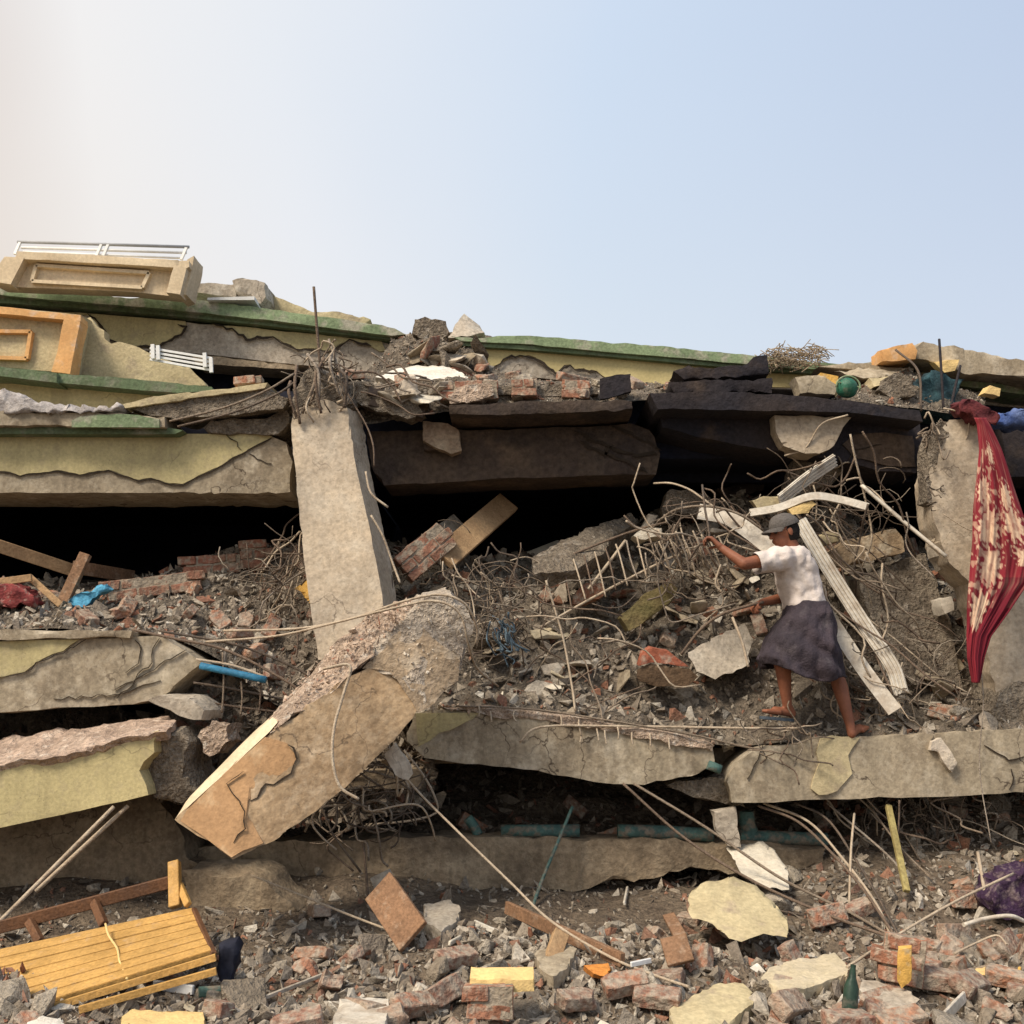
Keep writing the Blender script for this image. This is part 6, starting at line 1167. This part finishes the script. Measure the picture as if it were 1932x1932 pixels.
def hand(wr, grip, nrm, r=.0085, flip=1):
    """a palm ending at knuckles near 'grip'; fingers curl round towards nrm"""
    d = (grip-wr).normalized(); n_ = (nrm-d*nrm.dot(d)).normalized(); s = d.cross(n_)*flip
    kn = wr+d*.085
    capsule(bm, wr, wr+d*.02, .025, .024)
    for i, o_ in enumerate((-.030, -.010, .010, .030)):
        capsule(bm, wr+s*o_*.5+d*.01, kn+s*o_, .019, .0125)
        l = (.034, .040, .037, .028)[i]; k0 = kn+s*o_; k1 = k0+(d*.75+n_*.6).normalized()*l; k2 = k1+(-d*.1+n_*1.0).normalized()*l*.75; k3 = k2+(-d*.8+n_*.35).normalized()*l*.55
        capsule(bm, k0, k1, .0105, .009, 10); capsule(bm, k1, k2, .009, .0082, 10); capsule(bm, k2, k3, .0082, .007, 10)
    t0 = wr+d*.025-s*.026; t1 = t0+(d*.6-s*.7+n_*.5).normalized()*.042; t2 = t1+(d*.5+n_*.8+s*.3).normalized()*.032
    capsule(bm, t0, t1, .014, .011, 10); capsule(bm, t1, t2, .011, .009, 10)
hand(wL, hL, Vector((0, -.2, -1))); hand(wR, hR, Vector((-.1, -.5, -1)))
jL, kL, aL = at(1514, 1174, 6.91), at(1468, 1232, 6.83), at(1485, 1330, 6.90)
jR, kR, aR = at(1532, 1172, 7.05), at(1574, 1262, 6.96), at(1604, 1368, 6.90)
capsule(bm, hp, jL, .11, .09); capsule(bm, hp, jR, .11, .09)
capsule(bm, jL, kL, .078, .054); capsule(bm, jR, kR, .085, .054)
def calf(k_, a_, back):
    m_ = k_.lerp(a_, .33)+back*.014; capsule(bm, k_, m_, .048, .052); capsule(bm, m_, a_, .052, .031)
calf(kL, aL, Vector((1, 0, 0))); calf(kR, aR, Vector((.6, .8, 0)))
def foot(a_, heel, toe):
    d = (toe-heel).normalized(); s = d.cross(Vector((0, 0, 1))).normalized()
    capsule(bm, a_, heel, .031, .030); capsule(bm, heel+Vector((0, 0, .006)), heel.lerp(toe, .55)+Vector((0, 0, .010)), .030, .027)
    for i in range(5):
        o_ = (i-2)*.0165; tl = .985-.05*abs(i-1)
        e_ = heel+(toe-heel)*tl+s*o_; capsule(bm, heel.lerp(toe, .5)+s*o_*.8, e_, .020, .0125 if i else .015, 10)
fl_h, fl_t = at(1493, 1346, 6.93), at(1437, 1341, 6.84)
fr_h, fr_t = at(1607, 1384, 6.89), at(1632, 1370, 7.06)
foot(aL, fl_h, fl_t); foot(aR, fr_h, fr_t)
put('body', remeshed(bm, .0052, 3), M_skin, per)
bm = bmesh.new()
for s in (-1, 1): ell(bm, H(.073, s*.028, -.004), .012, .012, .008, hr, 10)
put('eyes', bm, M_eye, per)
bm = bmesh.new(); ell(bm, H(-.025, 0, .004), .092, .079, .098, hr, 26)
for v in bm.verts: v.co += nv(v.co, 60)*.004
r = bmesh.ops.bisect_plane(bm, geom=bm.verts[:]+bm.edges[:]+bm.faces[:], plane_co=H(.012, 0, 0), plane_no=(face*.9+upv*-.3).normalized(), clear_outer=True)
bmesh.ops.holes_fill(bm, edges=bm.edges[:]); put('hair', bm, M_hair, per)
cap_ = empty('cap', H(0, 0, .06)-WL['person']); cap_.parent = per; WL[cap_.name] = H(0, 0, .06)
bm = bmesh.new(); ell(bm, H(-.014, 0, .035), .110, .092, .092, hr, 28)
bmesh.ops.bisect_plane(bm, geom=bm.verts[:]+bm.edges[:]+bm.faces[:], plane_co=H(0, 0, .028), plane_no=(upv*-1-face*.16).normalized(), clear_outer=True)
bmesh.ops.holes_fill(bm, edges=bm.edges[:])
for v in bm.verts: v.co += nv(v.co, 18)*.005
finish(bm, 60); put('crown', bm, M_capm, cap_)
bm = bmesh.new(); top = []; bot = []
for i in range(15):
    a = math.radians(-75+150*i/14); inn = H(.075*math.cos(a)+.005, .082*math.sin(a), .034-.006*abs(math.sin(a))); outp = H(.075*math.cos(a)+.085*max(0, math.cos(a))**.7, .080*math.sin(a), .026-.022*abs(math.sin(a))**2-.012*math.cos(a))
    top.append((bm.verts.new(inn), bm.verts.new(outp))); bot.append((bm.verts.new(inn-upv*.007), bm.verts.new(outp-upv*.007)))
for i in range(14):
    for q in ((top[i][0], top[i][1], top[i+1][1], top[i+1][0]), (bot[i][0], bot[i+1][0], bot[i+1][1], bot[i][1]), (top[i][1], bot[i][1], bot[i+1][1], top[i+1][1])): bm.faces.new(q)
finish(bm, 50); put('visor', bm, M_capm, cap_)
def ringloft(rings, seg=72, fold=None, closed=True):
    """rings: (leftpx, rightpx, Y, halfdepth)"""
    bm = bmesh.new(); out = []
    n = len(rings); K = 6; tt = [i/K for i in range((n-1)*K+1)]
    def val(t, g):
        i = min(int(t), n-2); f = t-i; f = f*f*(3-2*f)*.5+f*.5; return g(rings[i])*(1-f)+g(rings[i+1])*f
    for t in tt:
        Lx = val(t, lambda r: at(r[0][0], r[0][1], r[2])); Rx_ = val(t, lambda r: at(r[1][0], r[1][1], r[2])); dd = val(t, lambda r: r[3])
        c = (Lx+Rx_)/2; h = (Rx_-Lx)/2; row = []
        for j in range(seg):
            a = 2*math.pi*j/seg; f = 1+(fold(a, t/(n-1)) if fold else 0)
            row.append(bm.verts.new(c+h*math.copysign(abs(math.cos(a))**.82, math.cos(a))*f+Vector((0, dd*math.copysign(abs(math.sin(a))**.82, math.sin(a))*f, 0))))
        out.append(row)
    for a, b_ in zip(out, out[1:]):
        for j in range(seg): bm.faces.new((a[j], a[(j+1) % seg], b_[(j+1) % seg], b_[j]))
    if closed: bm.faces.new(out[0][::-1]); bm.faces.new(out[-1])
    return bm
# shirt: torso loft + sleeves
bm = ringloft([((1476, 1034), (1507, 1028), 6.96, .06), ((1460, 1042), (1516, 1033), 6.96, .15), ((1457, 1056), (1527, 1048), 6.96, .185), ((1459, 1075), (1536, 1065), 6.96, .175), ((1466, 1102), (1545, 1094), 6.96, .155), ((1474, 1128), (1552, 1120), 6.96, .15), ((1480, 1150), (1559, 1143), 6.96, .15)], 48)
d_ = (eL-sL).normalized(); sl = sL+d_*.17; capsule(bm, sL+Vector((.03, .02, 0)), sl+Vector((0, 0, -.012)), .088, .074)
bmesh.ops.recalc_face_normals(bm, faces=bm.faces)
dR = (eR-sR).normalized(); capsule(bm, sR+Vector((0, -.03, 0)), sR+dR*.17, .085, .072)
b2 = remeshed(bm, .009, 3)
for p_, n_ in ((sl+d_*.005, d_), (sR+dR*.20, dR)):
    vs = [v for v in b2.verts if (v.co-p_).length < .16]; vv = set(vs)
    gm = vs+[e for e in b2.edges if e.verts[0] in vv and e.verts[1] in vv]+[f for f in b2.faces if all(v in vv for v in f.verts)]
    bmesh.ops.bisect_plane(b2, geom=gm, plane_co=p_, plane_no=n_, clear_outer=True)
b2.normal_update()
ax = (at(1519, 1146, 6.96)-at(1492, 1036, 6.96)).normalized()
for v in b2.verts:
    c = v.co; w1 = (noise.noise(Vector((c.x*9+c.z*14, c.y*6, c.z*7-c.x*16)))); w2 = noise.noise(Vector((c.x*26+c.z*10, c.y*14, c.z*22-c.x*12)))
    v.co += v.normal*(w1*.014+w2*.006-abs(w1)*.004)
for f in b2.faces: f.smooth = True
put('shirt', b2, M_shirt, per)
fd = lambda a, t: (.055*math.sin(a*7+1+t*2)+.03*math.sin(a*13+t*5)+.025*math.sin(a*23))*(t**.8)+.012*math.sin(a*17+t*30)+.02*math.sin(t*22+a*2)*(t < .5)
bm = ringloft([((1488, 1137), (1560, 1137), 6.95, .14), ((1480, 1160), (1568, 1160), 6.94, .19), ((1463, 1186), (1571, 1192), 6.93, .22), ((1446, 1215), (1577, 1225), 6.92, .24), ((1434, 1240), (1583, 1262), 6.90, .24), ((1440, 1254), (1586, 1276), 6.90, .23)], 110, fd, False)
bm.verts.ensure_lookup_table()
for k_, v in enumerate(bm.verts):
    t = (k_//110)/30; a = 2*math.pi*(k_ % 110)/110; e = max(0, (t-.6)/.4)**1.5
    v.co.z -= .05*e*max(0, -math.sin(a))*(.6+.4*math.cos(a+.6)); v.co.z -= .015*e*math.sin(a*3)
    w_ = math.sin(v.co.x*26+v.co.z*31+2*noise.noise(v.co*6)); v.co.y += .016*w_*min(1, t*3)
    v.co += nv(v.co, 9)*.012+nv(v.co, 24)*.004
for f in bm.faces: f.smooth = True
o = put('sarong', bm, M_sar, per); so = o.modifiers.new('thickness', 'SOLIDIFY'); so.thickness = .007
bm = bmesh.new()
hz = fl_h.z-.030
P = []
d = (fl_t-fl_h).normalized(); s = d.cross(Vector((0, 0, 1))).normalized()
for i in range(20):
    a = 2*math.pi*i/20; P.append((fl_h.lerp(fl_t, .5)+d*math.cos(a)*.135+s*math.sin(a)*(.046+.006*math.cos(a))))
a_ = [bm.verts.new(Vector((p.x, p.y, p.z-.034))) for p in P]; b_ = [bm.verts.new(Vector((p.x, p.y, p.z-.054))) for p in P]
bm.faces.new(a_); bm.faces.new(b_[::-1])
for i in range(20): bm.faces.new((a_[i], b_[i], b_[(i+1) % 20], a_[(i+1) % 20]))
finish(bm, 50); put('sandal', bm, M_sandal, per)
